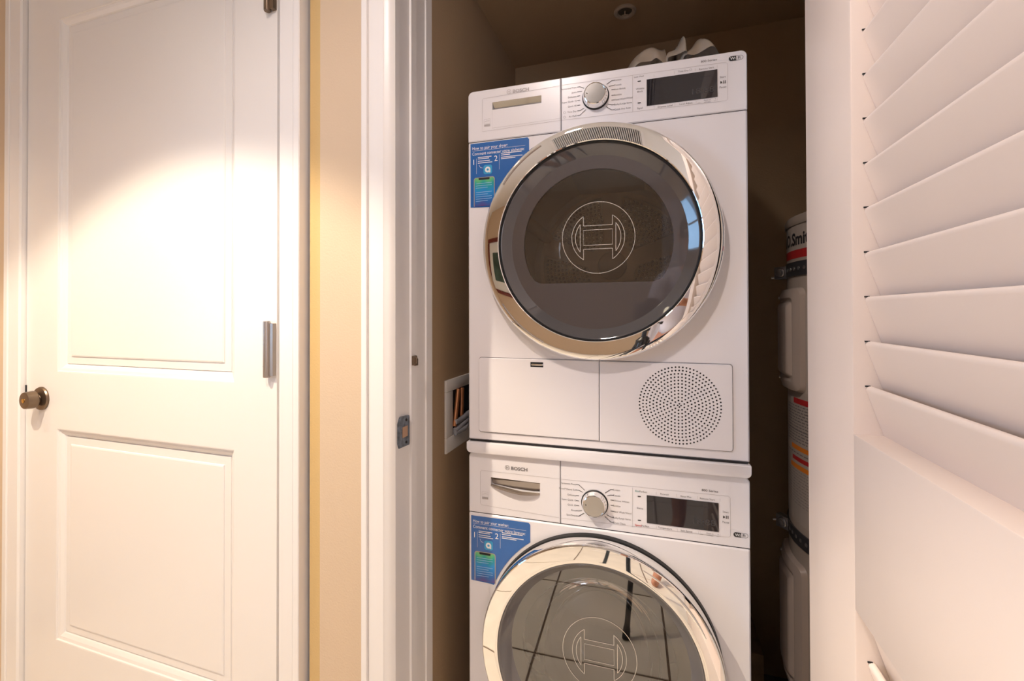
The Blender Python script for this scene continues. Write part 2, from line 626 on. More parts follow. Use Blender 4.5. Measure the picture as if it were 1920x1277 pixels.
def curtain(x0, x1, name='curtain'):
    m = MB()
    n = 90
    v = []
    for i in range(n + 1):
        t = i / n
        x = x0 + (x1 - x0) * t
        d = .028 * sin(t * (x1 - x0) * 62) + .008 * sin(t * 31)
        v += [(x, Y0 + .055 + d, .04), (x, Y0 + .055 + d * .7, 2.26)]
    k = len(v)
    f = [(2 * i, 2 * i + 2, 2 * i + 3, 2 * i + 1) for i in range(n)]
    v2 = [(a, b - .002, c) for a, b, c in v]
    m.add(v, f)
    m.add(v2, [q[::-1] for q in f])
    return m.build(name, M['curtain'], smooth=80, recalc=False)


tag(curtain(.20, .76), 'white gathered curtain panel hanging left of the back window', 'curtain')
tag(curtain(1.55, 1.84), 'white gathered curtain panel hanging in the right corner beside the back window', 'curtain')
# closet shell (its own inner skins)
CXL, CXR, CYB, CZC = -.515, .90, 1.655, 2.145
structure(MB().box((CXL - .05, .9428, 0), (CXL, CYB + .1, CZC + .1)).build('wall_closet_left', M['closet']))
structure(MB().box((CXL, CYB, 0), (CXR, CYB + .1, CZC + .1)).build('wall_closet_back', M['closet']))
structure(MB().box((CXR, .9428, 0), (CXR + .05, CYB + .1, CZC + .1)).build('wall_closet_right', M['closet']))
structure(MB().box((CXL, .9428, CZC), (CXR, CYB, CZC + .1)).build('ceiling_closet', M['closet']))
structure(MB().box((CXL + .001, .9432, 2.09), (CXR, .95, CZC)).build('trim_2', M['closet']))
# closet casing and jamb, left side: one moulded profile
prof = [(-.5714, .7955), (-.5714, .772), (-.5695, .7705), (-.5590, .7705), (-.5575, .772), (-.5568, .7765), (-.5550, .775), (-.5215, .775), (-.5195, .7765), (-.513, .778), (-.506, .782),
        (-.5009, .787), (-.5009, .8023), (-.5035, .8035), (-.5035, .8455), (-.4995, .8475), (-.4995, .8705), (-.5035, .8725), (-.5035, .9135), (-.5005, .9155), (-.5005, .9428), (-.515, .9428), (-.5714, .94)]
structure(MB().extrude_z(prof, 0, 2.17).build('trim_3', M['trim'], smooth=25))
pr = [(-x + (.235 - .5009) + .0009 + 0, y) for x, y in prof]  # mirrored right jamb
pr = [(.283 + (-.5009 - x), y) for x, y in prof][::-1]
structure(MB().extrude_z(pr, 0, 2.17).build('trim_4', M['trim'], smooth=25))
structure(MB().box((-.5009, .776, 2.10), (.283, .9428, 2.115)).box((-.5714, .774, 2.11), (.3535, .795, 2.17)).build('trim_5', M['trim']))
# panel-door casing: left, right, head
pc = [(-.7946, .80), (-.7946, .784), (-.790, .7805), (-.7535, .7795), (-.7525, .7815), (-.7515, .7785), (-.7495, .777), (-.7360, .777), (-.7346, .779), (-.7346, .8055), (-.79, .8055)]
structure(MB().extrude_z(pc, 0, 2.21).build('trim_6', M['trim'], smooth=25))
pl = [(-2 * .8 + .0 - (x + .7946) * 1.0 - (1.7240 - 1.6), y) for x, y in pc][::-1]
pl = [(-1.7275 - (x + .7946) * 1.15, y) for x, y in pc][::-1]
structure(MB().extrude_z(pl, 0, 2.21).build('trim_7', M['trim'], smooth=25))
structure(MB().box((-1.7975, .779, 2.145), (-.7346, .8055, 2.215)).build('trim_8', M['trim']))
structure(MB().box((-1.80, .805, 0), (-1.728, .93, 2.2)).box((-.81, .805, 0), (-.735, .93, 2.2)).box((-1.80, .805, 2.135), (-.735, .93, 2.2)).box((-1.80, .85, 0), (-.735, .93, 2.2)).build('trim_9', M['trim']))
# baseboards
structure(MB().box((-.693, .783, 0), (-.572, .795, .11)).build('baseboard_front', M['trim'], bevel=.003))
structure(MB().box((X0, Y0, 0), (X0 + .013, .79, .11)).build('baseboard_left', M['trim'], bevel=.003))
structure(MB().box((X0 + .013, Y0, 0), (-.3, Y0 + .013, .11)).build('baseboard_back', M['trim'], bevel=.003))

# ------------------------------------------------------------------ panel door (left)
DX0, DX1, DY, DZ1 = -1.7245, -.8125, .795, 2.13
PX0, PX1 = -1.5885, -.9375
PZ = [(.2845, .8715), (1.0275, 2.0195)]
door = structure(MB().box((DX0 + .002, DY + .016, .01), (DX1 - .002, DY + .038, DZ1 - .002)).build('door_1', M['door']))
MB().box((DX0, DY, .01), (PX0, DY + .034, DZ1)).build('stile', M['door'], door)
MB().box((PX1, DY, .01), (DX1, DY + .034, DZ1)).build('stile', M['door'], door)
for z0, z1 in ((.01, PZ[0][0]), (PZ[0][1], PZ[1][0]), (PZ[1][1], DZ1)):
    MB().box((PX0, DY, z0), (PX1, DY + .034, z1)).build('rail', M['door'], door)
for z0, z1 in PZ:
    prof_p = [(0, 0), (.003, .0005), (.004, .004), (.011, .0055), (.019, .010), (.0225, .0145), (.024, .0115), (.026, .0115), (.0435, .0115), (.0445, .0095), (.048, .0085)]
    mp = MB()
    v = []
    for d, y in prof_p:
        v += [(PX0 + d, DY + y, z0 + d), (PX1 - d, DY + y, z0 + d), (PX1 - d, DY + y, z1 - d), (PX0 + d, DY + y, z1 - d)]
    f = []
    for k in range(len(prof_p) - 1):
        for i in range(4):
            f.append((4 * k + i, 4 * k + (i + 1) % 4, 4 * k + 4 + (i + 1) % 4, 4 * k + 4 + i))
    k = 4 * (len(prof_p) - 1)
    f.append((k, k + 1, k + 2, k + 3))
    mp.add(v, f)
    mp.build('raised_panel', M['door'], door, recalc=False)
for z0 in (.15, 1.0455, 1.874):
    h = MB()
    h.lathe_z([(0, z0), (.0068, z0), (.0075, z0 + .002), (.0075, z0 + .1235), (.0068, z0 + .1265), (0, z0 + .1265)], -.8325, .786, 20)
    h.box((-.8255, .785, z0 + .004), (-.8145, .7955, z0 + .1215))
    h.lathe_z([(.0079, z0 + .0245), (.0079, z0 + .0255)], -.8325, .786, 20)
    h.lathe_z([(.0079, z0 + .0745), (.0079, z0 + .0755)], -.8325, .786, 20)
    h.build('hinge', M['bronze'] if z0 > 1.5 else M['nickel'], door, smooth=40)
kb = MB()
KX, KZ = -1.652, .951
kb.lathe_y([(0, .795), (.0325, .795), (.033, .792), (.031, .7885), (.021, .7865), (.0135, .785), (.0125, .783), (.0195, .781), (.0235, .778), (.0245, .773), (.0232, .760), (.0222, .757), (.019, .7555), (.0065, .755), (.0065, .756), (0, .756)], KX, KZ, 48)
dk = kb.build('door_knob', M['bronze'], door, smooth=35)
MB().lathe_y([(.006, .756), (.006, .754), (.0045, .753), (0, .753)], KX, KZ, 20).build('privacy_button', M['gold'], dk, smooth=40)
MB().box((DX0 - .004, .7935, .925), (DX0 + .003, .797, .985)).build('latch_plate', M['dark'], door)

# ------------------------------------------------------------------ louvred door, open at a right angle to the closet
LX = .215
ld = structure(MB().box((LX + .006, .612, .012), (LX + .030, .7645, 2.09)).build('door_2', M['louvre']))
ld['label'] = 'cream louvred closet door standing open'
MB().box((LX, .6045, .012), (LX + .036, .7645, 2.09)).build('stile', M['louvre'], ld, bevel=.0025)
MB().box((LX, .05, .012), (LX + .036, .165, 2.09)).build('stile', M['louvre'], ld, bevel=.0025)
for z0, z1 in ((.012, .22), (.851, 1.0505), (1.99, 2.09)):
    MB().box((LX, .165, z0), (LX + .036, .6045, z1)).build('rail', M['louvre'], ld, bevel=.0012)
# slat: rounded blade, tip at the origin, leaning back as it drops
L, T = .066, .0085
sv = Vector((.0165, -.0505)).normalized()
sn = Vector((-sv.y, sv.x))
if sn.x < 0:
    sn = -sn           # into the door
poly = []
for i in range(7):
    a = pi * i / 6
    poly.append(Vector((0, 0)) + sn * (T / 2) - sn * (T / 2) * cos(a) - sv * (T / 2) * sin(a))
for i in range(7):
    a = pi * i / 6
    poly.append(sv * L + sn * (T / 2) + sn * (T / 2) * cos(a) + sv * (T / 2) * sin(a))
slm = MB()
n = len(poly)
v = [(p.x, .1655, p.y) for p in poly] + [(p.x, .604, p.y) for p in poly]
slm.add(v, [(i, (i + 1) % n, n + (i + 1) % n, n + i) for i in range(n)] + [tuple(range(n))[::-1], tuple(range(n, 2 * n))])
sme = slm.mesh('slat')
bm = bmesh.new(); bm.from_mesh(sme); bmesh.ops.recalc_face_normals(bm, faces=bm.faces); bm.to_mesh(sme); bm.free()
for p in sme.polygons:
    p.use_smooth = True
sme.set_sharp_from_angle(angle=radians(40))
sme.materials.append(M['louvre'])
zs = [1.1041 + .0508 * k for k in range(0, 18)] + [.844 - .0507 * k for k in range(0, 12)]
for zt in zs:
    o = bpy.data.objects.new('slat', sme); C.objects.link(o); o.parent = ld
    o.location = (LX + .0125, 0, zt - .004)
# thin dark slot marks on the stile edge beside each slat tip
sl = MB()
for zt in zs:
    sl.box((LX + .0115, .6035, zt + .0005), (LX + .0165, .6043, zt + .0022))
sk = sl.build('slot_mark', M['dark'], ld)
sk['kind'] = 'stuff'
for hz in (.25, 1.0, 1.82):
    MB().lathe_z([(0, hz), (.006, hz), (.006, hz + .09), (0, hz + .09)], LX + .040, .768, 14).build('hinge', M['nickel'], ld, smooth=40)

# jamb hardware
o = MB()
o.extrude_z([(-.5036, .796), (-.5015, .796), (-.5015, .838), (-.5036, .838)], .9125, .973)
bmj = o
pts = [(.7935, .922), (.7975, .9125), (.8365, .9105), (.8375, .913), (.8375, .970), (.8365, .9725), (.800, .9755), (.7935, .963)]
st = MB(); n = len(pts)
v = [(-.5040, y, z) for y, z in pts] + [(-.4985, y, z) for y, z in pts]
st.add(v, [(i, (i + 1) % n, n + (i + 1) % n, n + i) for i in range(n)] + [tuple(range(n)), tuple(range(n, 2 * n))[::-1]])
sp = st.build('strike_plate', M['patina'])
tag(sp, 'worn blue-grey metal strike plate on the closet door jamb', 'strike plate')
hl = MB().box((-.4984, .809, .931), (-.4978, .829, .953)).build('latch_recess', mat('bare_bronze', (.45, .28, .18), .5, .3), sp)
for zz in (.919, .9655):
    s_ = MB().lathe_y([(0, 0), (.0028, 0), (.0028, -.001), (0, -.0012)], 0, 0, 12).build('screw', M['dark'], sp, smooth=40)
    s_.rotation_euler = (0, 0, pi / 2); s_.location = (-.4984, .824, zz)
br = MB().box((-.500, .848, 1.077), (-.494, .862, 1.097)).box((-.500, .858, 1.075), (-.4955, .869, 1.090)).lathe_z([(0, 1.080), (.003, 1.080), (.003, 1.094), (0, 1.094)], -.493, .855, 12)
tag(br.build('latch_bracket', M['bronze'], bevel=.0006), 'tiny dark broken latch bracket on the jamb above the strike plate', 'bracket')

# laundry box set into the closet's left wall
lb = thing('laundry_outlet_box', 'white framed recessed outlet box with copper pipes on the closet side wall', 'outlet box', (CXL, 1.14, .92))
fr = MB()
for a, b in (((0, -.106, -.092), (.006, .106, -.052)), ((0, -.106, .065), (.006, .106, .096)), ((0, -.106, -.052), (.006, -.066, .065)), ((0, .066, -.052), (.006, .106, .065))):
    fr.box(a, b)
fr.build('frame', M['plate'], lb, bevel=.0015)
MB().box((.0003, -.066, -.052), (.0012, .066, .065)).build('recess', M['dark'], lb)
for yy, tilt in ((-.05, .012), (-.018, .004)):
    MB().tube([(.008, yy - tilt, -.03), (.0085, yy, .02), (.008, yy + tilt, .064)], .0065, 12).build('copper_pipe', M['copper'], lb, smooth=50)
for k in range(3):
    MB().tube([(.010, -.064, -.035 - k * .006 + .016 * (k == 0)), (.014 + .004 * k, -.03, -.018 - k * .012), (.014, .01, -.012 - k * .013), (.012, .062, -.014 - k * .013)], .0075, 12).build('hose', M['hose'], lb, smooth=50)

# ------------------------------------------------------------------ stacked machines
ROT = radians(1.08)
U0 = -.104
D = .987
nx, ny = -sin(ROT), cos(ROT)
ORG = (nx * D + cos(ROT) * U0, ny * D + sin(ROT) * U0, 0)
HW = .301


def wx(u):
    return u - U0


def machine_shell(root, z0, z1, depth, hole_c, hole_r, mtl):
    mb = MB()
    plate(mb, rrect(-HW, z0, HW, z1, .004, 3), [circle(0, hole_c, hole_r, 72)], 0, .02, .003)
    t = .012
    mb.box((-HW, .004, z0), (-HW + t, depth, z1)); mb.box((HW - t, .004, z0), (HW, depth, z1))
    mb.box((-HW, .004, z0), (HW, depth, z0 + t)); mb.box((-HW, .004, z1 - t), (HW, depth, z1)); mb.box((-HW, depth - t, z0), (HW, depth, z1))
    return mb.build('body', mtl, root, recalc=False, smooth=30)


def label_lines(mb, pts, w=.0007, closed=False, mi=0, y=-.0003):
    mb.ribbon(pts, w, y, closed, mi)


def emblem(mb, x, z, r, w, y, mi=0):
    mb.ribbon(circle(x, z, r, 32), w, y, True, mi)
    k = r * .42
    mb.ribbon([(x - k, z - r * .6), (x - k, z + r * .6)], w, y, False, mi)
    mb.ribbon([(x + k, z - r * .6), (x + k, z + r * .6)], w, y, False, mi)
    mb.ribbon([(x - k, z), (x + k, z)], w * 1.2, y, False, mi)


def door_emblem(cz, y, parent):
    """thin etched outline: rings, two half-moons and a cross bar"""
    mb = MB()
    w = .0011
    yy = y
    cx = .0055
    mb.ribbon(circle(cx, cz, .0775, 72), w, yy, True)
    a_ = radians(33)
    for s in (-1, 1):
        # half-moon: upright edge at x = s*.031, arc r .056 outside
        R = .0565
        zc = sqrt(R * R - .031 ** 2)
        arc = [(cx + s * R * cos(t), cz + R * sin(t)) for t in np.linspace(-math.acos(.031 / R), math.acos(.031 / R), 24)]
        mb.ribbon(arc, w, yy)
        mb.ribbon([(cx + s * .031, cz - zc), (cx + s * .031, cz - .0245)], w, yy)
        mb.ribbon([(cx + s * .031, cz + .0265), (cx + s * .031, cz + zc)], w, yy)
        r2 = .0485
        zc2 = sqrt(r2 * r2 - .038 ** 2)
        arc = [(cx + s * r2 * cos(t), cz + r2 * sin(t)) for t in np.linspace(-math.acos(.038 / r2), math.acos(.038 / r2), 18)]
        mb.ribbon(arc + [(cx + s * .038, cz + zc2)], w, yy)
        mb.ribbon([(cx + s * .038, cz - zc2), (cx + s * .038, cz + zc2)], w, yy)
    mb.ribbon([(cx - .031, cz - .016), (cx + .031, cz - .016), (cx + .031, cz + .017), (cx - .031, cz + .017)], w, yy, True)
    for z_ in (-.0245, .0265):
        mb.ribbon([(cx - .031, cz + z_), (cx + .031, cz + z_)], w, yy)
    return mb.build('etched_emblem', M['etch'], parent, recalc=False)


def knob(root, x, z):
    k = MB()
    k.lathe_y([(.0292, .0), (.0292, -.001), (.028, -.0018), (.027, -.0018)], x, z, 48)  # dark ring painted as the shadow round the foot of the knob
    base = k.build('knob_shadow_ring', M['gasket'], root, smooth=30)
    k = MB()
    k.lathe_y([(.0268, -.0005), (.0272, -.006), (.0262, -.009), (.0245, -.0145), (.0236, -.0172), (.0222, -.018)], x, z, 64)
    kk = k.build('selector_knob', M['chrome'], root, smooth=25)
    MB().lathe_y([(.0222, -.018), (.0215, -.0176), (0, -.0176)], x, z, 64).build('knob_face', M['chrome_b'], kk, smooth=25)
    MB().lathe_y([(.0012, -.0178), (.0012, -.0182), (0, -.0182)], x - .017, z + .0015, 12).build('pointer_dot', M['dark'], kk)


def ticks(mb, x, z, zl, zr, mi=0):
    """dark marks from the label rows to the dial"""
    def side(zrows, s):
        n = len(zrows)
        for i, zr_ in enumerate(zrows):
            xe = x + s * .0405
            dz = zr_ - z
            if abs(i - (n - 1) / 2) <= 1.2:
                mb.ribbon([(xe, zr_), (xe - s * .0065, zr_)], .0011, -.0004, mi=mi)
            else:
                R = .0335
                ang = math.atan2(dz * .82, .025)
                ex, ez = x + s * R * cos(ang), z + R * sin(ang)
                mb.ribbon([(xe, zr_), (xe - s * .006, zr_), (ex, ez)], .0011, -.0004, mi=mi)
    side(zl, -1)
    side(zr, 1)


def sticker(root, top, kind_text, sub_text, dz_text):
    """blue pairing card stuck on the front, cut round the door"""
    cz = top - .2505
    xl = wx(-.3985)
    arc = []
    R = .2565
    out = [(xl, top - .1515), (wx(-.352), top - .153)]
    for t in np.linspace(radians(158), radians(126), 10):
        out.append((R * cos(t), cz + R * sin(t)))
    out[-1] = (wx(-.2545), out[-1][1])
    out += [(wx(-.2545), top - .004), (wx(-.258), top + .0005), (xl, top)]
    mb = MB()
    n = len(out)
    mb.add([(a, -.0010, b) for a, b in out] + [(a, -.0001, b) for a, b in out], [tuple(range(n))] + [(i, n + i, n + (i + 1) % n, (i + 1) % n) for i in range(n)])
    s = mb.build('sticker', M['blue'], root, recalc=True)
    s['label'] = 'blue pairing sticker'
    t = MB()
    y = -.0014
    put_text(t, kind_text, xl + .005, top - .0115, .0105, 'LEFT', .088, y)
    put_text(t, sub_text, xl + .005, top - .0245, .0105, 'LEFT', .128, y)
    t.ribbon([(xl + .005, top - .0175), (xl + .135, top - .0175)], .0005, y)
    put_text(t, '1', xl + .0085, top - .044, .0185, 'CENTER', None, y)
    put_text(t, '2', xl + .064, top - .040, .0185, 'CENTER', None, y)
    t.ribbon([(xl + .0155, top - .036), (xl + .0155, top - .073)], .0005, y)
    t.ribbon([(xl + .0725, top - .032), (xl + .0725, top - .067)], .0005, y)
    for dx, dz, wd in ((.019, .034, .034), (.019, .0375, .028), (.019, .043, .030), (.019, .0475, .036), (.0765, .030, .050), (.0765, .034, .022), (.0765, .039, .052), (.0765, .0425, .035)):
        t.ribbon([(xl + dx, top - dz), (xl + dx + wd, top - dz)], .0016, y)
    t.ribbon([(xl + .022, top - .052), (xl + .025, top - .058), (xl + .031, top - .060)], .0007, y)
    t.build('sticker_print', M['white_print'], s, recalc=False)
    ic = MB()
    n_ = rrect(xl + .033, top - .0755, xl + .0545, top - .0535, .005)
    ic.add([(a, -.0015, b) for a, b in n_], [tuple(range(len(n_)))])
    ic.build('app_icon', M['teal'], s, recalc=False)
    rg = MB()
    rg.ribbon(circle(xl + .0437, top - .0648, .0048, 28), .0042, -.0018, True)
    rg.ribbon([(xl + .0437 + .005, top - .0655), (xl + .0437 + .005, top - .072)], .0036, -.0018)
    rg.build('icon_mark', M['white_print'], s, recalc=False)
    ph = MB()
    p0 = rrect(xl + .0085, top - .1500, xl + .0610, top - .0815, [0, 0, .006, .006])
    ph.add([(a, -.0015, b) for a, b in p0], [tuple(range(len(p0)))])
    ph.build('phone_outline', M['phone'], s, recalc=False)
    ps = MB()
    p0 = rrect(xl + .0105, top - .1500, xl + .0590, top - .0835, [0, 0, .0045, .0045])
    ps.add([(a, -.0018, b - dz_text) for a, b in p0], [tuple(range(len(p0)))])
    so = ps.build('phone_screen', M['screen_p'], s, recalc=False)
    so.location = (0, 0, dz_text)
    nt = MB()
    p0 = rrect(xl + .021, top - .0880, xl + .0485, top - .0830, [.002, .002, 0, 0])
    nt.add([(a, -.0021, b) for a, b in p0], [tuple(range(len(p0)))])
    nt.build('phone_notch', M['dark'], s, recalc=False)
    ln = MB()
    for k in range(9):
        if k == 3:
            continue
        ln.ribbon([(xl + .014, top - .0965 - k * .0052), (xl + .014 + (.040 - .010 * (k % 3 == 2)), top - .0965 - k * .0052 + .0006)], .0011, -.0021)
    ln.build('screen_lines', M['pale_print'], s, recalc=False)
    return s


def control_side(root, base, washer):
    """lettering and display; base = z of the display centre"""
    t = MB()            # grey lettering
    d = MB()            # dark marks
    l = MB()            # hairlines
    if not washer:
        L_ = ['Permanent Press', 'Jeans', 'Delicates', 'Super Quick 15', 'Quick 40', 'Time Dry', 'Air Fluff']
        zl = [1.6911, 1.6804, 1.6708, 1.6609, 1.6503, 1.6380, 1.6275]
        R_ = ['Cotton', 'Towels', 'Anti Shrink', 'Sanitize', 'Hand Wash/Wool', 'Bulky/Large Items', 'Quick Dry Auto']
        zr = [1.6941, 1.6832, 1.6739, 1.6618, 1.6515, 1.6411, 1.6301]
        kx, kz = wx(-.1033), 1.6643
        xl, xr = wx(-.1455), wx(-.0632)
    else:
        L_ = ['Permanent Press', 'Perm/P Heavy Soil', 'Delicates', 'Super Quick 15', 'Quick 30', 'Rinse', 'Spin/Drain']
        zl = [.8097, .7975, .7853, .7741, .7633, .7520, .7407]
        R_ = ['Cotton', 'Towels', 'Whitest Whites', 'Sanitize', 'Hand Wash/Wool', 'Bulky/Large Items', 'Drum Clean']
        zr = [.8070, .7950, .7841, .7729, .7603, .7473, .7364]
        kx, kz = wx(-.1090), .7728
        xl, xr = wx(-.1495), wx(-.0697)
    for s, z in zip(L_, zl):
        put_text(t, s, xl, z, .0052, 'RIGHT')
    for s, z in zip(R_, zr):
        put_text(t, s, xr, z, .0052, 'LEFT')
    ticks(d, kx, kz, zl, zr)
    knob(root, kx, kz)
    q = base - 1.6567
    if not washer:
        x0, x1, z0, z1 = wx(.0040), wx(.1420), 1.6290, 1.6850
        put_text(t, 'Low Heat', wx(-.0115), 1.6944, .0052)
        put_text(t, 'Wrinkle', wx(-.0095), 1.6680, .0052); put_text(t, 'Block', wx(-.0095), 1.6620, .0052)
        put_text(t, 'Signal', wx(-.0100), 1.6264, .0052)
        put_text(t, 'Time Dry', wx(.0770), 1.6921, .0052); put_text(t, 'Remote Start', wx(.1218), 1.6905, .0052)
        t.ribbon(circle(wx(.0915), 1.6922, .0022, 16), .0004, -.0004, True)
        for zz in (1.6380, 1.6275):
            t.ribbon(circle(wx(-.1722), zz, .0024, 16), .0004, -.0004, True)
        put_text(t, 'Dryness Level', wx(.0408), 1.6235, .0052); put_text(t, 'Level Adjust', wx(.0819), 1.6235, .0052)
        d.box((wx(-.0145), -.0005, 1.6832), (wx(-.0080), 0, 1.6850)); d.box((wx(-.0145), -.0005, 1.6368), (wx(-.0080), 0, 1.6386))
        zt, zb = 1.6910, 1.6240
        st = 1.6679
    else:
        x0, x1, z0, z1 = wx(.0), wx(.1392), .7450, .8030
        put_text(t, 'Stains', wx(-.0138), .7740, .0056)
        put_text(t, 'Prewash', wx(.0357), .8091, .0052); put_text(t, 'Rinse Plus', wx(.0775), .8090, .0052); put_text(t, 'Remote Start', wx(.1183), .8089, .0052)
        put_text(t, 'Temperature', wx(.0363), .7385, .0052); put_text(t, 'Spin Speed', wx(.0781), .7385, .0052)
        put_text(t, 'Perfect', wx(-.0148), .8096, .0056, 'LEFT'); put_text(t, 'Perfect', wx(-.0108), .7375, .0056, 'LEFT')
        e = MB(); put_text(e, 'Eco', wx(-.0152), .8096, .0056, 'RIGHT', bold=.012); e.build('eco_lettering', M['print_teal'], root, recalc=False)
        e = MB(); put_text(e, 'Speed', wx(-.0112), .7375, .0056, 'RIGHT', bold=.012); e.build('speed_lettering', M['print_red'], root, recalc=False)
        d.box((wx(-.0185), -.0005, .7977), (wx(-.0120), 0, .7995)); d.box((wx(-.0185), -.0005, .7471), (wx(-.0120), 0, .7489))
        zt, zb = .8095, .7385
        st = .7869
    for xx in (.019, .0595, .1000, .1420):
        l.ribbon([(wx(xx), zt - .003), (wx(xx), zt + .003)], .0004)
    for xx in (.019, .0605, .1015, .1415):
        l.ribbon([(wx(xx), zb - .003), (wx(xx), zb + .003)], .0004)
    put_text(t, 'Finish in', wx(.1228), zb + .001, .0040)
    put_text(t, 'Off/Adjust', wx(.1228), zb - .003, .0030)
    put_text(t, '-', wx(.1050), zb + .002, .0050); put_text(t, '+', wx(.1380), zb + .001, .0050)
    t.ribbon([(wx(.1040), zb - .003), (wx(.1100), zb - .003)], .0005); t.ribbon([(wx(.1350), zb - .003), (wx(.1395), zb - .003)], .0005)
    put_text(t, 'Start', wx(.1523), st, .0056); put_text(t, 'Pause', wx(.1523), st - .0205, .0056)
    d.add([(wx(.1475), -.0004, st - .0135), (wx(.1475), -.0004, st - .0075), (wx(.1517), -.0004, st - .0105)], [(0, 1, 2)])
    for xx in (.1530, .1560):
        d.box((wx(xx), -.0005, st - .0135), (wx(xx + .0012), 0, st - .0075))
    t.build('panel_lettering', M['print'], root, recalc=False)
    d.build('dial_marks', M['print_dark'], root, recalc=False)
    dp = MB()
    plate(dp, [(x0, z0), (x1, z0), (x1, z1), (x0, z1)], [], -.0010, .001)
    ds = dp.build('display', M['display'], root, recalc=False)
    g = MB()
    put_text(g, '18:88', x1 - .006, z0 + .017, .0170, 'RIGHT', .042, -.0013)
    g.ribbon([(x0 + .013, z0 + .008), (x0 + .013, z1 - .010)], .0008, -.0013)
    g.ribbon([(x1 - .030, z1 - .011), (x1 - .014, z1 - .011)], .0007, -.0013)
    g.build('display_digits', M['digit'], ds, recalc=False)
    return l


def text_block(root, x, z, washer, m):
    b = MB()
    put_text(b, 'BOSCH', x, z, .0105, 'LEFT', .0385, -.0005, .02)
    emblem(b, x - .0095, z + .0004, .0050, .0007, -.0005)
    b.build('brand_lettering', m, root, recalc=False)


def wifi_mark(root, x, z):
    m = MB()
    o_ = rrect(x - .0130, z - .0045, x + .0005, z + .0045, [.0045, 0, .0, .0045])
    m.add([(a, -.0004, b) for a, b in o_], [tuple(range(len(o_)))])
    m.ribbon(rrect(x - .0130, z - .0045, x + .0130, z + .0045, .0045), .0005, -.0004, True)
    put_text(m, 'Fi', x + .0060, z, .0078, y=-.0005, bold=.01)
    k = m.build('wireless_badge', M['print_dark'], root, recalc=False)
    n_ = MB()
    put_text(n_, 'Wi', x - .0058, z, .0078, y=-.0008, bold=.01)
    n_.build('badge_lettering', M['white_print'], k, recalc=False)


def energy_mark(root, x, z):
    m = MB()
    m.ribbon([(x - .0075, z - .003), (x + .0075, z - .003), (x + .0075, z + .0085), (x - .0075, z + .0085)], .0005, -.0004, True)
    m.ribbon([(x - .006, z + .002), (x, z + .0045), (x + .006, z + .0035)], .0006, -.0004)
    m.box((x - .0075, -.0005, z - .0085), (x + .0075, -.0001, z - .0042))
    m.build('energy_mark', M['print_light'], root, recalc=False)


# ---------------- dryer
dryer = thing('clothes_dryer', 'white front-loading dryer with round chrome door, stacked on top of the washing machine', 'dryer', ORG, ROT)
DCZ = 1.342
machine_shell(dryer, .890, 1.5955, .60, DCZ, .200, M['enamel'])
mb = MB()
plate(mb, rrect(-HW, 1.597, wx(-.1812), 1.7175, [.001, 0.0005, .0005, .012], 6), [[(wx(-.3437), 1.6675), (wx(-.2254), 1.6675), (wx(-.2254), 1.6850), (wx(-.3437), 1.6850)]], .0004, .03, .0018)
cpl = mb.build('condenser_drawer', M['panelw'], dryer, recalc=False, smooth=30)
mb = MB()
plate(mb, rrect(wx(-.1798), 1.597, HW, 1.7175, [.0005, .001, .012, .0005], 6), [], .0004, .03, .0018)
mb.build('control_panel', M['panelw'], dryer, recalc=False, smooth=30)
MB().box((-HW + .002, .03, 1.596), (HW - .002, .60, 1.7165)).build('top_cover', M['enamel'], dryer, bevel=.004)
MB().box((-HW + .003, .004, 1.5945), (HW - .003, .03, 1.6005)).box((wx(-.1820), .004, 1.60), (wx(-.1790), .03, 1.714)).build('seam', M['dark'], dryer)
# drawer grip: tilted mirror scoop
mb = MB()
mb.add([(wx(-.3437), .0005, 1.6850), (wx(-.2254), .0005, 1.6850), (wx(-.2254), .012, 1.6675), (wx(-.3437), .012, 1.6675)], [(0, 1, 2, 3)])
mb.box((wx(-.3445), .012, 1.666), (wx(-.2246), .014, 1.686))
mb.build('drawer_grip', mat('grey_grip_mirror', (.42, .41, .40), .06, 1.0), dryer, recalc=False)
l = control_side(dryer, 1.6567, False)
l.ribbon([(wx(-.1812), 1.7000), (wx(-.3660), 1.6965), (wx(-.3686), 1.6935), (wx(-.3686), 1.6185), (wx(-.1812), 1.6220)], .0005)
l.ribbon([(wx(-.1798), 1.7005), (wx(.157), 1.6970), (wx(.1612), 1.6935), (wx(.1612), 1.6215), (wx(.158), 1.6185), (wx(-.1798), 1.6215)], .0005)
l.ribbon([(wx(-.0250), 1.6990), (wx(-.0250), 1.6205)], .0005)
l.ribbon([(wx(-.3438), 1.6675), (wx(-.3438), 1.6240), (wx(-.1812), 1.6265)], .0004)
l.build('panel_hairline', M['print_light'], dryer, recalc=False)
text_block(dryer, wx(-.2930), 1.7035, False, M['print_light'])
energy_mark(dryer, wx(-.3565), 1.6385)
b = MB(); put_text(b, '800 Series', wx(.1261), 1.7058, .0062, width=.030); b.build('series_lettering', M['print'], dryer, recalc=False)
wifi_mark(dryer, wx(.1766), 1.7025)
sticker(dryer, 1.5918, 'How to pair your dryer:', 'Comment connecter votre sécheuse:', 0.0)
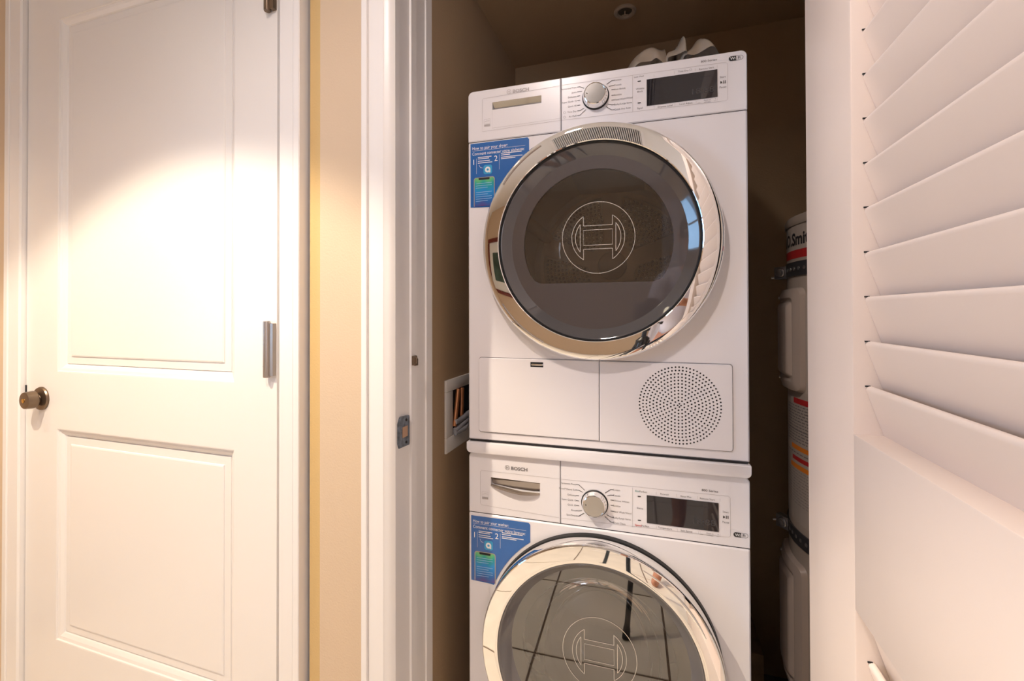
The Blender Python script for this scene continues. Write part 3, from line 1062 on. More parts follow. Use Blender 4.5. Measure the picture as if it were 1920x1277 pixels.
# lower service panel with perforated vent
mb = MB()
plate(mb, rrect(wx(-.3778), .9110, wx(-.0985), 1.0840, [.006, .0008, .0008, .006]), [[(wx(-.2522), 1.0662), (wx(-.2220), 1.0662), (wx(-.2220), 1.0775), (wx(-.2522), 1.0775)]], -.0040, .001, .0012)
lp = mb.build('service_flap', M['enamel'], dryer, recalc=False, smooth=30)
MB().box((wx(-.2522), -.0015, 1.0662), (wx(-.2220), -.0005, 1.0775)).build('latch_recess', M['dark'], lp)
MB().box((wx(-.2500), -.0050, 1.0698), (wx(-.2225), -.0016, 1.0740)).build('latch', M['chrome'], lp, bevel=.001)
holes = []
gx, gz = wx(.0656), .9970
for k in range(12):
    r = .0033 + .00690 * k
    n = max(4, int(round(2 * pi * r / .00715)))
    for i in range(n):
        a = 2 * pi * (i + .5 * (k % 2)) / n
        holes.append(circle(gx + r * cos(a), gz + r * sin(a), .00182, 10))
mb = MB()
plate(mb, rrect(wx(-.0971), .9100, wx(.1662), 1.0835, [.0008, .006, .006, .0008]), holes, -.0040, -.0012, .0012)
vp = mb.build('vent_grille', M['enamel'], dryer, recalc=False)
MB().add([(wx(-.020), -.0010, .905 + .006), (wx(.150), -.0010, .911), (wx(.150), -.0010, 1.0825), (wx(-.020), -.0010, 1.0825)], [(0, 1, 2, 3)]).build('vent_void', M['dark'], vp, recalc=False)
mb = MB()
mb.ribbon(rrect(wx(-.3782), .9092, wx(.1668), 1.0850, .0065), .0009, -.0003, True)
mb.ribbon([(wx(-.0978), .9092), (wx(-.0978), 1.0850)], .0011, -.0003)
mb.build('panel_joint', M['print'], dryer, recalc=False)
# door
ring = MB()
ring.lathe_y([(.205, .0), (.2500, .0), (.2530, -.003), (.2548, -.018), (.2540, -.0275), (.2525, -.0310), (.2505, -.0335), (.2480, -.0345), (.2400, -.03505), (.2300, -.03555), (.2200, -.03595), (.2150, -.0361), (.2135, -.0352), (.2125, -.031), (.2122, -.024)], 0, DCZ, 192)
dring = ring.build('door_ring', M['chrome'], dryer, smooth=18)
MB().lathe_y([(.2125, -.0300), (.2112, -.0315), (.2095, -.0300), (.2092, -.0240)], 0, DCZ, 128).build('ring_gasket', M['gasket'], dring, smooth=50)
MB().lathe_y([(.2095, -.0285), (.2070, -.0275), (.1900, -.0135), (.1880, -.0125)], 0, DCZ, 160).build('bezel', M['bezel'], dring, smooth=40)


def dshape(r, zb, rc=.032, n=40):
    """circle with a flat bottom and rounded corners, ccw"""
    zc = zb + rc
    xc = sqrt((r - rc) ** 2 - zc ** 2)
    th = atan2(zc, xc)
    out = [(xc + rc * cos(a), zc + rc * sin(a)) for a in np.linspace(-pi / 2, th, 8)]
    out += [(r * cos(a), r * sin(a)) for a in np.linspace(th, pi - th, n)]
    out += [(-xc + rc * cos(a), zc + rc * sin(a)) for a in np.linspace(pi - th, 1.5 * pi, 8)]
    res = []
    for p in out:
        if not res or (abs(p[0] - res[-1][0]) + abs(p[1] - res[-1][1])) > 1e-5:
            res.append(p)
    return res


dsh = [(x, z + DCZ) for x, z in dshape(.1600, -.0875)]
mb = MB()
plate(mb, circle(0, DCZ, .1885, 128), [dsh], -.0125, -.004)
mb.build('glass_border', M['dglass'], dring, recalc=False)
mb = MB(); mb.add([(x, -.0122, z) for x, z in dsh], [tuple(range(len(dsh)))])
mb.build('window_glass', M['window'], dring, recalc=False)
door_emblem(1.352, -.0126, dring)
mb = MB()
rings_ = [(1.0, -.004), (.985, .012), (.93, .040), (.86, .060), (.74, .078), (.55, .086), (.3, .090)]
n = len(dsh)
v = []
for k, (s_, y_) in enumerate(rings_):
    v += [(x * s_, y_, DCZ + (z - DCZ) * s_ + (1 - s_) * -.004) for x, z in dsh]
f = []
for k in range(len(rings_) - 1):
    for i in range(n):
        f.append((k * n + i, k * n + (i + 1) % n, (k + 1) * n + (i + 1) % n, (k + 1) * n + i))
f.append(tuple((len(rings_) - 1) * n + i for i in range(n)))
mb.add(v, f)
mb.build('glass_bowl', M['bowl'], dring, recalc=False, smooth=60)
# grooves in the ring: hinge slot upper left, grip lower left
for (a0, a1, rr, nm) in ((radians(118), radians(146), .2435, 'ring_groove'), (radians(213), radians(243), .2435, 'ring_groove')):
    mb = MB()
    arc = [(rr * cos(t), -.0360, DCZ + rr * sin(t)) for t in np.linspace(a0, a1, 24)]
    mb.tube(arc, .0017, 8)
    mb.build(nm, M['nickel'], dring, smooth=60)
# drum: cylinder, back plate with five perforated fields and a hub
mb = MB()
mb.lathe_y([(.200, .015), (.205, .06), (.235, .085), (.262, .11), (.262, .50), (.245, .512)], 0, DCZ, 96)
drum = mb.build('drum', M['drum'], dryer, smooth=50)
MB().lathe_y([(.246, .512), (.10, .505), (.050, .500), (.0, .500)], 0, DCZ, 96).build('drum_back', M['drum_tan'], drum, smooth=50)
MB().lathe_y([(.047, .498), (.044, .494), (.040, .4965), (0, .4965)], 0, DCZ, 64).build('drum_hub', M['drum_dark'], drum, smooth=40)
dimp = MB()
for k in range(5):
    a0 = radians(-90 + 72 * k)
    hw = radians(28)
    pts = []
    for t in np.linspace(-hw, hw, 12):
        pts.append((.228 * cos(a0 + t), .228 * sin(a0 + t)))
    for t in np.linspace(hw * .62, -hw * .62, 6):
        rr = .072 + .012 * abs(t) / hw
        pts.append((rr * cos(a0 + t), rr * sin(a0 + t)))
    pts = [(x, z + DCZ) for x, z in pts]
    mb = MB()
    plate(mb, pts, [], .4925, .506, .004)
    mb.build('perforated_field', M['drum_dark'], drum, recalc=False, smooth=40)
    for r in np.arange(.088, .218, .0125):
        wd = hw * .86 * min(1, .55 + (r - .088) * 8)
        n = int(2 * wd * r / .0125)
        for i in range(n + 1):
            t = a0 + (-wd + 2 * wd * (i + .25 * (int(r * 1000) % 2)) / max(1, n))
            x, z = r * cos(t), r * sin(t) + DCZ
            dimp.lathe_y([(.0048, .4926), (.0042, .4905), (.0020, .4905), (.0012, .4922), (0, .4922)], x, z, 7)
dd = dimp.build('dimples', M['bump'], drum, recalc=False)
dd['kind'] = 'stuff'
for k in range(3):
    a = radians(35 + 120 * k)
    cx_, cz_ = .255 * cos(a), DCZ + .255 * sin(a)
    mb = MB().tube([(cx_, .14, cz_), (cx_ * .9, .16, DCZ + (cz_ - DCZ) * .9), (cx_ * .9, .47, DCZ + (cz_ - DCZ) * .9), (cx_, .49, cz_)], .018, 10)
    mb.build('drum_paddle', M['drum_tan'], drum, smooth=60)

# ---------------- stacking kit
sk = thing('stacking_kit', 'white stacking frame lip between the dryer and the washing machine', 'stacking frame', ORG, ROT)
MB().extrude_y(rrect(wx(-.4068), .8610, wx(.1985), .8862, [.010, .010, .002, .002]), -.010, .02).build('front_lip', M['enamel'], sk, bevel=.002)
MB().box((-HW, .02, .8625), (HW, .58, .8855)).build('tray', M['enamel'], sk)
MB().box((-HW + .004, .000, .8855), (HW - .004, .56, .8898)).build('rubber_pad', M['gasket'], sk)

# ---------------- washer
washer = thing('washing_machine', 'white front-loading washing machine at the bottom of the stack, with glass-fronted chrome door', 'washing machine', ORG, ROT)
WCZ = .4555
machine_shell(washer, .02, .7165, .60, WCZ, .222, M['enamel'])
hs = [(wx(-.3494), .7868), (wx(-.345), .784), (wx(-.300), .7775), (wx(-.255), .7757), (wx(-.2320), .7780), (wx(-.2312), .8030), (wx(-.3494), .8046)]
mb = MB()
plate(mb, rrect(wx(-.4045), .7185, wx(-.1852), .8600, [.001, .0005, .0005, .012], 6), [hs], .0004, .03, .0018)
mb.build('detergent_drawer', M['panelw'], washer, recalc=False, smooth=30)
mb = MB()
plate(mb, rrect(wx(-.1838), .7185, HW, .8600, [.0005, .001, .012, .0005], 6), [], .0004, .03, .0018)
mb.build('control_panel', M['panelw'], washer, recalc=False, smooth=30)
MB().box((-HW + .002, .03, .7175), (HW - .002, .60, .8605)).build('top_cover', M['enamel'], washer, bevel=.004)
MB().box((-HW + .003, .004, .7155), (HW - .003, .03, .7215)).box((wx(-.1860), .004, .72), (wx(-.1830), .03, .857)).build('seam', M['dark'], washer)
mb = MB()   # scoop handle with a bowed lower lip
mb.add([(wx(-.3494), .0005, .8046), (wx(-.2312), .0005, .8030), (wx(-.2312), .022, .7757), (wx(-.3494), .022, .7757)], [(0, 1, 2, 3)])
hdl = mb.build('drawer_handle', mat('scoop_mirror_wall_tint', (.42, .36, .29), .05, 1.0), washer, recalc=False)  # chrome tinted brown, the beige wall's reflection put into its colour
mb = MB()
n = 16
v = []
for i in range(n + 1):
    t = i / n
    x = wx(-.3494) + t * .1176
    bow = sin(pi * t) ** .6
    zb = .7868 - (.7868 - .7772) * min(1, t * 1.6) + .001 * max(0, t - .8) * 5
    v += [(x, -.0006 - .010 * bow, zb + .0015), (x, -.0006 - .011 * bow, zb - .0015), (x, -.0004, zb - .0045 * bow - .0012), (x, .004, zb + .0012)]
f = []
for i in range(n):
    for k in range(3):
        f.append((4 * i + k, 4 * i + k + 1, 4 * i + 5 + k, 4 * i + 4 + k))
    f.append((4 * i, 4 * i + 4, 4 * i + 7, 4 * i + 3))
mb.add(v, f)
mb.build('handle_lip', M['nickel'], hdl, smooth=50)
l = control_side(washer, .774, True)
l.ribbon([(wx(-.1852), .8180), (wx(-.3720), .8188), (wx(-.3756), .8155), (wx(-.3756), .7410), (wx(-.3720), .7378), (wx(-.1852), .7310)], .0005)
l.ribbon([(wx(-.1838), .8178), (wx(.157), .8192), (wx(.1607), .8160), (wx(.1607), .7400), (wx(.157), .7368), (wx(-.1838), .7310)], .0005)
l.ribbon([(wx(-.0292), .8159), (wx(-.0296), .7316)], .0005)
l.build('panel_hairline', M['print_light'], washer, recalc=False)
text_block(washer, wx(-.2993), .8310, True, M['print'])
energy_mark(washer, wx(-.3635), .7605)
b = MB(); put_text(b, '800 Series', wx(.1232), .8262, .0062, width=.031, bold=.01); b.build('series_lettering', M['print'], washer, recalc=False)
wifi_mark(washer, wx(.1795), .7440)
sticker(washer, .7100, 'How to pair your washer:', 'Comment connecter votre laveuse:', .7100 - 1.5918)
for s in (-.26, .26):
    for yy in (.05, .54):
        MB().lathe_z([(0, 0), (.022, 0), (.022, .012), (.010, .014), (.010, .022)], s, yy, 20).build('foot', M['gasket'], washer, smooth=40)
# black groove round the door, then the door
MB().lathe_y([(.2520, -.0002), (.2520, -.0012), (.2505, -.0100), (.2050, -.0100), (.2050, .006)], 0, WCZ, 128).build('door_groove', M['gasket'], washer, smooth=40)
ring = MB()
ring.lathe_y([(.208, -.0101), (.2400, -.0101), (.2470, -.0120), (.2495, -.0160), (.2510, -.0300), (.2512, -.0420), (.2505, -.0468), (.2485, -.0500), (.2465, -.0511), (.2380, -.0517), (.2280, -.0523), (.2200, -.0527), (.2150, -.0529), (.2130, -.0522), (.2118, -.0500), (.2112, -.042)], 0, WCZ, 192)
wring = ring.build('door_ring', M['chrome'], washer, smooth=24)
MB().lathe_y([(.2118, -.0495), (.2105, -.0515), (.2090, -.0505), (.2070, -.0480), (.1900, -.0250), (.1880, -.0235)], 0, WCZ, 128).build('cover_rim', mat('smoked_rim', (.16, .15, .15), .06, 0, .8), wring, smooth=50)
MB().lathe_y([(.1885, -.0235), (.150, -.0238), (0.0, -.0240)], 0, WCZ, 128).build('window_glass', M['wwindow'], wring, smooth=60)
MB().lathe_y([(.2060, -.030), (.175, -.015), (.160, -.010)], 0, WCZ, 96).build('inner_frame', mat('smoky_inner_frame', (.23, .215, .205), .25), wring, smooth=50)
MB().lathe_y([(.163, -.022), (.158, -.012), (.150, .02), (.128, .06), (.095, .085), (.070, .092), (.0, .094)], 0, WCZ, 96).build('glass_bowl', M['wbowl'], wring, smooth=50)
door_emblem(.464, -.0246, wring)
mb = MB()
arc = [(.2360 * cos(t), -.0519 - .001 * sin(pi * i / 23), WCZ + .2360 * sin(t)) for i, t in enumerate(np.linspace(radians(78 - 12), radians(26), 24))]
mb.tube(arc, [.0009 + .0024 * sin(pi * min(1, (24 - i) / 18) * .9) for i in range(24)], 8)
mb.build('door_grip', M['chrome'], wring, smooth=60)
mb = MB()
mb.lathe_y([(.222, .004), (.205, .012), (.195, .04), (.178, .055), (.182, .07), (.205, .08), (.235, .09)], 0, WCZ, 96)
mb.build('door_gasket', M['rubber'], washer, smooth=60)
mb = MB()
mb.lathe_y([(.235, .09), (.245, .12), (.245, .42), (.20, .45), (.0, .46)], 0, WCZ, 96)
mb.build('drum', M['steel'], washer, smooth=50)

# plastic bag on top of the dryer
def smooth_pts(pts, n=5):
    out = []
    for i in range(len(pts) - 1):
        p0 = pts[max(0, i - 1)]; p1 = pts[i]; p2 = pts[i + 1]; p3 = pts[min(len(pts) - 1, i + 2)]
        for k in range(n):
            t = k / n
            out.append(tuple(.5 * (2 * b + (c - a) * t + (2 * a - 5 * b + 4 * c - d) * t * t + (3 * b - a - 3 * c + d) * t ** 3) for a, b, c, d in zip(p0, p1, p2, p3)))
    out.append(pts[-1])
    return out


def bag_piece(cx, pts, yv, h0):
    """draped film: outline of humps, swept in depth"""
    m = MB()
    n = len(pts)
    pts = smooth_pts(pts)
    n = len(pts)
    K = 21
    v = []
    for k in range(K):
        t = k / (K - 1)
        s = sin(pi * (.12 + .80 * t)) ** .8
        for i, (x, z) in enumerate(pts):
            v.append((x + .010 * sin(6 * t + i * .2), yv - .06 + .17 * t + .008 * sin(i * .35), h0 + max(.0015, (z - h0) * s * (1 - .06 * sin(i * .42 + k * .6)))))
    f = [(k * n + i, k * n + i + 1, (k + 1) * n + i + 1, (k + 1) * n + i) for k in range(K - 1) for i in range(n - 1)]
    m.add(v, f)
    return m


bagpts_ = [(-.105, 1.7185), (-.075, 1.765), (-.050, 1.795), (-.025, 1.812), (.002, 1.830), (.018, 1.8285), (.024, 1.805), (.028, 1.775), (.033, 1.735), (.042, 1.735), (.050, 1.785), (.058, 1.818), (.070, 1.835), (.080, 1.8365), (.084, 1.820), (.086, 1.795), (.090, 1.780), (.102, 1.797), (.116, 1.820), (.130, 1.832), (.150, 1.830), (.170, 1.815), (.195, 1.790), (.225, 1.750), (.250, 1.7185)]
bagpts = [(x * (.72 if x > 0 else 1), z) for x, z in bagpts_]
o = bag_piece(0, bagpts, 1.12, 1.7180).build('plastic_bag', M['bag'], recalc=False, smooth=70)
tag(o, 'crumpled translucent white plastic bag lying on top of the dryer', 'plastic bag')

# sprinkler in the closet ceiling
spk = thing('ceiling_sprinkler', 'round almond sprinkler cup recessed in the closet ceiling', 'sprinkler', (-.086, 1.447, CZC))
MB().lathe_z([(.0345, 0), (.0345, -.004), (.030, -.0075), (.0245, -.0065), (.0225, -.0015), (.0215, -.0005)], 0, 0, 40).build('escutcheon', M['sprk'], spk, smooth=40)
MB().lathe_z([(.0222, -.0006), (0, -.0006)], 0, 0, 32).build('recess', mat('dark_recess', (.10, .085, .07), .8), spk)
MB().tube([(0, 0, -.0005), (0, 0, -.012)], .0022, 10).box((-.009, -.0012, -.0135), (.009, .0012, -.0115)).build('deflector', M['sprk'], spk)

# ------------------------------------------------------------------ water heater
HX, HY, HR = .548, 1.256, .230
wh = thing('water_heater', 'grey cylindrical water heater strapped up behind the louvred door', 'water heater', (HX, HY, 0))
MB().lathe_z([(0, .06), (HR - .01, .06), (HR, .07), (HR, 1.405), (HR - .004, 1.418), (HR - .02, 1.428), (.12, 1.438), (0, 1.440)], 0, 0, 96).build('tank', M['heater'], wh, smooth=35)
MB().lathe_z([(HR + .002, 1.398), (HR + .004, 1.402), (HR + .004, 1.412), (HR, 1.420)], 0, 0, 96).build('top_rim', M['heater'], wh, smooth=40)
MB().lathe_z([(0, 0), (.25, 0), (.26, .01), (.27, .05), (.262, .05), (.25, .012), (0, .012)], 0, 0, 48).lathe_z([(.2, .0), (.2, .062)], 0, 0, 32).build('drain_pan', M['galv'], wh, smooth=40)
AT = atan2(.240, -.971)       # direction of the visible left edge
AF = AT + radians(62)         # towards the room


def on_tank(mb, a0, a1, z0, z1, r, seg=14, mi=0):
    v = []
    for i in range(seg + 1):
        a = a0 + (a1 - a0) * i / seg
        v += [(r * cos(a), r * sin(a), z0), (r * cos(a), r * sin(a), z1)]
    mb.add(v, [(2 * i, 2 * i + 2, 2 * i + 3, 2 * i + 1) for i in range(seg)], mi)


mb = MB(); on_tank(mb, AT - .05, AF + .5, 1.338, 1.395, HR + .0006); mb.build('maker_label', M['paper'], wh)
mb = MB(); on_tank(mb, AT - .05, AF + .5, 1.318, 1.338, HR + .0006); mb.build('label_band', M['red'], wh)
vs, fs = text_mesh('A.O.Smith', .040, None, 'LEFT', .03)
mb = MB()
a_s = AT - .02
mb.add([((HR + .0012) * cos(a_s + a / HR), (HR + .0012) * sin(a_s + a / HR), 1.364 + b) for a, b in vs], fs)
mb.build('maker_lettering', M['print_dark'], wh, recalc=False)
for zc in (1.293, .655):
    mb = MB()
    mb.lathe_z([(HR + .0005, zc - .017), (HR + .003, zc - .017), (HR + .003, zc + .017), (HR + .0005, zc + .017)], 0, 0, 96)
    st_ = mb.build('strap', M['strap'], wh, smooth=30)
    for i in range(16):
        a = AT + .12 + i * .09
        h_ = MB().lathe_y([(0, 0), (.0045, 0), (.0045, -.0008), (0, -.0008)], 0, 0, 10)
        ob = h_.build('strap_hole', M['galv'], st_)
        ob.location = ((HR + .0032) * cos(a), (HR + .0032) * sin(a), zc)
        ob.rotation_euler = (0, 0, a + pi / 2)
    a = AT + .02
    bx = HR + .014
    cb = MB()
    cb.box((-.019, -.012, -.016), (.019, .004, .016))
    cb.lathe_y([(.0125, -.012), (.0125, -.015), (.010, -.017), (.007, -.017), (.007, -.020), (0, -.020)], 0, 0, 20)
    ob = cb.build('strap_clamp', M['galv'], wh, bevel=.0008)
    ob.location = ((HR + .006) * cos(AT + .02), (HR + .006) * sin(AT + .02), zc - .003)
    ob.rotation_euler = (0, 0, AT + pi / 2 + .9)
    bl = MB().tube([((HR + .004) * cos(a - .1), (HR + .004) * sin(a - .1), zc - .008), ((HR + .036) * cos(a - .1), (HR + .036) * sin(a - .1), zc - .014)], .0028, 8)
    bl.build('bolt', M['galv'], wh, smooth=50)


def access_panel(zc0, zc1, ac):
    mb = MB()
    aw = .38
    lev = [(0, 0), (.004, .012), (.016, .016), (.024, .017), (.029, .0125), (.034, .0125), (.040, .020), (.046, .0215)]
    v = []
    segs = 14
    rings = []
    H2 = (zc1 - zc0) / 2
    zm = (zc0 + zc1) / 2
    for d, h in lev:
        # rounded rectangle in arc / height space
        out = rrect(-aw * HR + d, -H2 + d, aw * HR - d, H2 - d, max(.004, .018 - d * .3), 4)
        # subdivide long horizontal edges
        pts = []
        for i in range(len(out)):
            p, q = out[i], out[(i + 1) % len(out)]
            m_ = 8 if abs(p[0] - q[0]) > .05 else 1
            for k in range(m_):
                t = k / m_
                pts.append((p[0] + (q[0] - p[0]) * t, p[1] + (q[1] - p[1]) * t))
        rings.append([((HR + h) * cos(ac + s / HR), (HR + h) * sin(ac + s / HR), zm + z) for s, z in pts])
    n = len(rings[0])
    allv = [p for r_ in rings for p in r_]
    f = []
    for k in range(len(rings) - 1):
        for i in range(n):
            f.append((k * n + i, k * n + (i + 1) % n, (k + 1) * n + (i + 1) % n, (k + 1) * n + i))
    mb.add(allv, f)
    # face as a grid strip
    d, h = lev[-1]
    seg = 12
    v = []
    for i in range(seg + 1):
        s = -aw * HR + d + (2 * (aw * HR - d)) * i / seg
        a = ac + s / HR
        v += [((HR + h) * cos(a), (HR + h) * sin(a), zc0 + d), ((HR + h) * cos(a), (HR + h) * sin(a), zc1 - d)]
    mb.add(v, [(2 * i, 2 * i + 2, 2 * i + 3, 2 * i + 1) for i in range(seg)])
    ob = mb.build('access_panel', M['heatp'], wh, smooth=40)
    for z in (zc0 + .022, zc1 - .022):
        for s_ in (-.5,):
            a = ac + s_ * aw
            x_ = MB().lathe_y([(0, 0), (.004, 0), (.004, -.0015), (.002, -.003), (0, -.003)], 0, 0, 12).build('screw', M['galv'], ob, smooth=50)
            x_.location = ((HR + .0165) * cos(a), (HR + .0165) * sin(a), z)
            x_.rotation_euler = (0, 0, a + pi / 2)
    return ob


ACN = AT + radians(11)
access_panel(1.000, 1.248, ACN)
access_panel(.285, .598, ACN)
# small white card tucked behind the upper panel
mb = MB(); on_tank(mb, ACN + .44, ACN + .50, 1.005, 1.225, HR + .012); mb.build('paper_edge', M['paper'], wh)
# instruction label
mb = MB(); on_tank(mb, AT - .05, AF + .3, .690, .985, HR + .0006); lab = mb.build('instruction_label', M['paper'], wh)
mb = MB(); on_tank(mb, AT + .34, AF + .3, .972, .985, HR + .0012); mb.build('label_band', M['red'], lab)
mb = MB(); on_tank(mb, AT + .28, AF + .3, .862, .873, HR + .0012); on_tank(mb, AT + .25, AF + .3, .817, .828, HR + .0012); mb.build('warning_band', M['orange'], lab)
mb = MB(); on_tank(mb, AT + .30, AF + .3, .836, .846, HR + .0012); mb.build('danger_band', M['red'], lab)
mb = MB()
on_tank(mb, AT + .02, AF + .3, .908, .9095, HR + .0012)
random.seed(7)
for k in range(34):
    z = .965 - k * .0070
    if .855 < z < .878 or .812 < z < .850:
        continue
    a = AT + .17
    while a < AF + .25:
        wd = random.uniform(.02, .07)
        on_tank(mb, a, a + wd, z, z + (.0022 if k < 17 else .0010), HR + .0012, 2)
        a += wd + .014
mb.build('label_print', M['print'], lab)
# drain hose and cardboard behind the washer
o = MB().box((.228, 1.36, .012), (.276, 1.645, .262)).build('cardboard_box', M['card'], bevel=.002)
tag(o, 'brown cardboard box on the floor between washing machine and water heater', 'box')
hp = [(.262, 1.20, .03), (.262, 1.215, .08), (.268, 1.235, .13), (.262, 1.27, .165), (.250, 1.31, .14), (.245, 1.33, .06), (.245, 1.33, .022)]
o = MB().tube(hp, .014, 12).build('drain_hose', M['blackhose'], smooth=60)
tag(o, 'black corrugated drain hose looped on the floor beside the washing machine', 'hose')

# ------------------------------------------------------------------ room things seen in the reflections
# downlights; the last one is an added fill
for (cx, cy, _), txt in ((CAN1, 'recessed downlight in the ceiling in front of the closet casing'), (CAN2, 'recessed downlight in the ceiling near the left wall'), ((-.40, -.16, 0), 'fill downlight added in the ceiling to brighten the machines and louvred door')):
    dl = thing('downlight_and_fill', txt, 'ceiling light', (cx, cy, ZC))
    MB().lathe_z([(.085, -.001), (.085, -.005), (.078, -.008), (.066, -.006), (.062, -.002)], 0, 0, 48).build('trim_ring', M['trim'], dl, smooth=40)
    MB().lathe_z([(.062, -.0022), (0, -.0022)], 0, 0, 32).build('lamp', M['glow'], dl)
# ceiling return grille
cg = thing('ceiling_vent', 'grey slatted return air grille in the ceiling', 'vent', (-.27, -.93, ZC))
gm = MB()
for a, b in (((-.36, -.46, -.012), (.36, -.435, 0)), ((-.36, .435, -.012), (.36, .46, 0)), ((-.36, -.46, -.012), (-.335, .46, 0)), ((.335, -.46, -.012), (.36, .46, 0))):
    gm.box(a, b)
gm.build('frame', M['trim'], cg)
MB().box((-.335, -.435, -.002), (.335, .435, -.001)).build('void', M['dark'], cg)
bmsh = MB().box((-.0033, -.435, -.006), (.0033, .435, .006)).mesh('blade'); bmsh.materials.append(M['grille'])
for k in range(41):
    o = bpy.data.objects.new('blade', bmsh); C.objects.link(o); o.parent = cg
    o.location = (-.328 + k * .0164, 0, -.0075); o.rotation_euler = (0, .15, 0)
# framed picture on the back wall
pf = thing('framed_picture', 'dark red wooden picture frame with white mat on the back wall', 'picture', (-1.72, Y0, 1.62))
g = MB()
for a, b in (((-.3, 0, -.4), (.3, .03, -.34)), ((-.3, 0, .34), (.3, .03, .4)), ((-.3, 0, -.34), (-.24, .03, .34)), ((.24, 0, -.34), (.3, .03, .34))):
    g.box(a, b)
g.build('frame', M['frame_red'], pf, bevel=.006)
MB().box((-.24, .002, -.34), (.24, .010, .34)).build('mat_board', M['matboard'], pf)
MB().box((-.13, .010, -.20), (.13, .012, .20)).build('print', M['art'], pf)

# tripod and camera
CY_, SY_ = cos(yaw), sin(yaw)


def cam_xy(r, f):
    """point r to the right and f ahead of the lens"""
    return (r * CY_ - f * SY_, r * SY_ + f * CY_)


cmr = thing('photo_camera', 'black photo camera on the tripod, held at its screen by the photographer', 'camera', (0, 0, EYE), yaw)
MB().box((-.068, -.120, -.048), (.068, -.068, .042)).box((-.024, -.118, .040), (.024, -.072, .062)).box((-.070, -.070, -.046), (-.040, -.052, .036)).build('body', M['blackp'], cmr, bevel=.006)
MB().lathe_y([(0, -.068), (.034, -.068), (.034, -.045), (.037, -.040), (.037, -.024), (.033, -.022), (.030, -.030), (0, -.034)], 0, 0, 40).build('lens', M['blackp'], cmr, smooth=40)
tr = thing('tripod', 'dark metal tripod with three legs and a pan handle', 'tripod', (*cam_xy(0, -.095), 0), yaw)
MB().tube([(0, 0, .50), (0, 0, 1.06)], .013, 16).build('centre_column', M['alu'], tr, smooth=50)
MB().box((-.030, -.030, 1.085), (.030, .030, 1.128)).lathe_z([(0, 1.05), (.026, 1.05), (.028, 1.09), (0, 1.092)], 0, 0, 24).box((-.028, -.028, 1.126), (.028, .028, 1.141)).build('head', M['blackp'], tr, bevel=.003)
MB().lathe_z([(0, .93), (.034, .93), (.038, .96), (.038, .99), (.02, 1.01), (0, 1.01)], 0, 0, 24).build('leg_collar', M['blackp'], tr, smooth=40)
hd = MB().tube([(-.02, -.01, 1.105), (-.14, -.06, 1.075)], .0045, 10).build('pan_handle', M['chrome_b'], tr, smooth=50)
MB().tube([(-.13, -.056, 1.0775), (-.20, -.085, 1.060), (-.235, -.10, 1.051)], [.011, .013, .012], 14).build('grip', M['blackp'], hd, smooth=50)
MB().tube([(.03, 0, 1.105), (.075, -.01, 1.09)], .004, 8).tube([(.072, -.01, 1.091), (.088, -.012, 1.087)], .009, 12).build('knob', M['blackp'], tr, smooth=50)
for a in (radians(90), radians(210), radians(330)):
    c_, s_ = cos(a), sin(a)
    lg = MB().tube([(.03 * c_, .03 * s_, .965), (.20 * c_, .20 * s_, .45)], .0145, 14).tube([(.195 * c_, .195 * s_, .465), (.335 * c_, .335 * s_, .035)], .0105, 14).build('leg', M['alu'], tr, smooth=50)
    MB().tube([(.333 * c_, .333 * s_, .042), (.345 * c_, .345 * s_, .002)], [.013, .015], 12).build('rubber_foot', M['blackp'], lg, smooth=50)


# the photographer
def skin_mesh(joints, bones, sub=2):
    me = bpy.data.meshes.new('sk')
    names = list(joints)
    me.from_pydata([joints[k][0] for k in names], [(names.index(a), names.index(b)) for a, b in bones], [])
    ob = bpy.data.objects.new('sk', me)
    C.objects.link(ob)
    md = ob.modifiers.new('s', 'SKIN')
    md.use_smooth_shade = True
    for i, k in enumerate(names):
        r = joints[k][1]
        sv_ = me.skin_vertices[0].data[i]
        sv_.radius = r if isinstance(r, (tuple, list)) else (r, r)
        sv_.use_root = (i == 0)
    sd = ob.modifiers.new('d', 'SUBSURF')
    sd.levels = sub
    sd.render_levels = sub
    dg = bpy.context.evaluated_depsgraph_get()
    dg.update()
    res = bpy.data.meshes.new_from_object(ob.evaluated_get(dg))
    bpy.data.objects.remove(ob)
    return res


person = thing('person', 'barefoot person in light grey t-shirt and dark shorts standing behind the tripod', 'person', (*cam_xy(.11, -.55), 0), yaw)
J = {
    'pelvis': ((0, 0, .93), (.125, .10)), 'waist': ((0, .0, 1.05), (.115, .085)), 'chest': ((0, .02, 1.24), (.135, .095)), 'neckb': ((0, .03, 1.39), (.07, .06)),
    'neck': ((0, .045, 1.44), .046), 'head1': ((0, .065, 1.52), (.062, .072)), 'head2': ((0, .065, 1.60), (.066, .080)), 'head3': ((0, .06, 1.655), (.045, .055)),
    'shl': ((-.165, .02, 1.355), .052), 'ell': ((-.235, .06, 1.13), .038), 'wrl': ((-.215, .30, 1.085), .024),
    'shr': ((.165, .02, 1.355), .052), 'elr': ((.215, .05, 1.12), .038), 'wrr': ((.03, .27, 1.19), .024),
    'hpl': ((-.09, 0, .86), .088), 'knl': ((-.105, .02, .47), .055), 'cfl': ((-.108, -.01, .33), .052), 'anl': ((-.11, -.02, .085), .034), 'bal': ((-.125, .09, .032), (.038, .026)), 'tol': ((-.13, .15, .022), (.034, .018)),
    'hpr': ((.09, 0, .86), .088), 'knr': ((.105, .02, .47), .055), 'cfr': ((.108, -.01, .33), .052), 'anr': ((.11, -.02, .085), .034), 'bar': ((.125, .09, .032), (.038, .026)), 'tor': ((.13, .15, .022), (.034, .018)),
    'pal': ((-.212, .345, 1.078), (.034, .014)), 'par': ((.02, .312, 1.205), (.034, .014)),
}
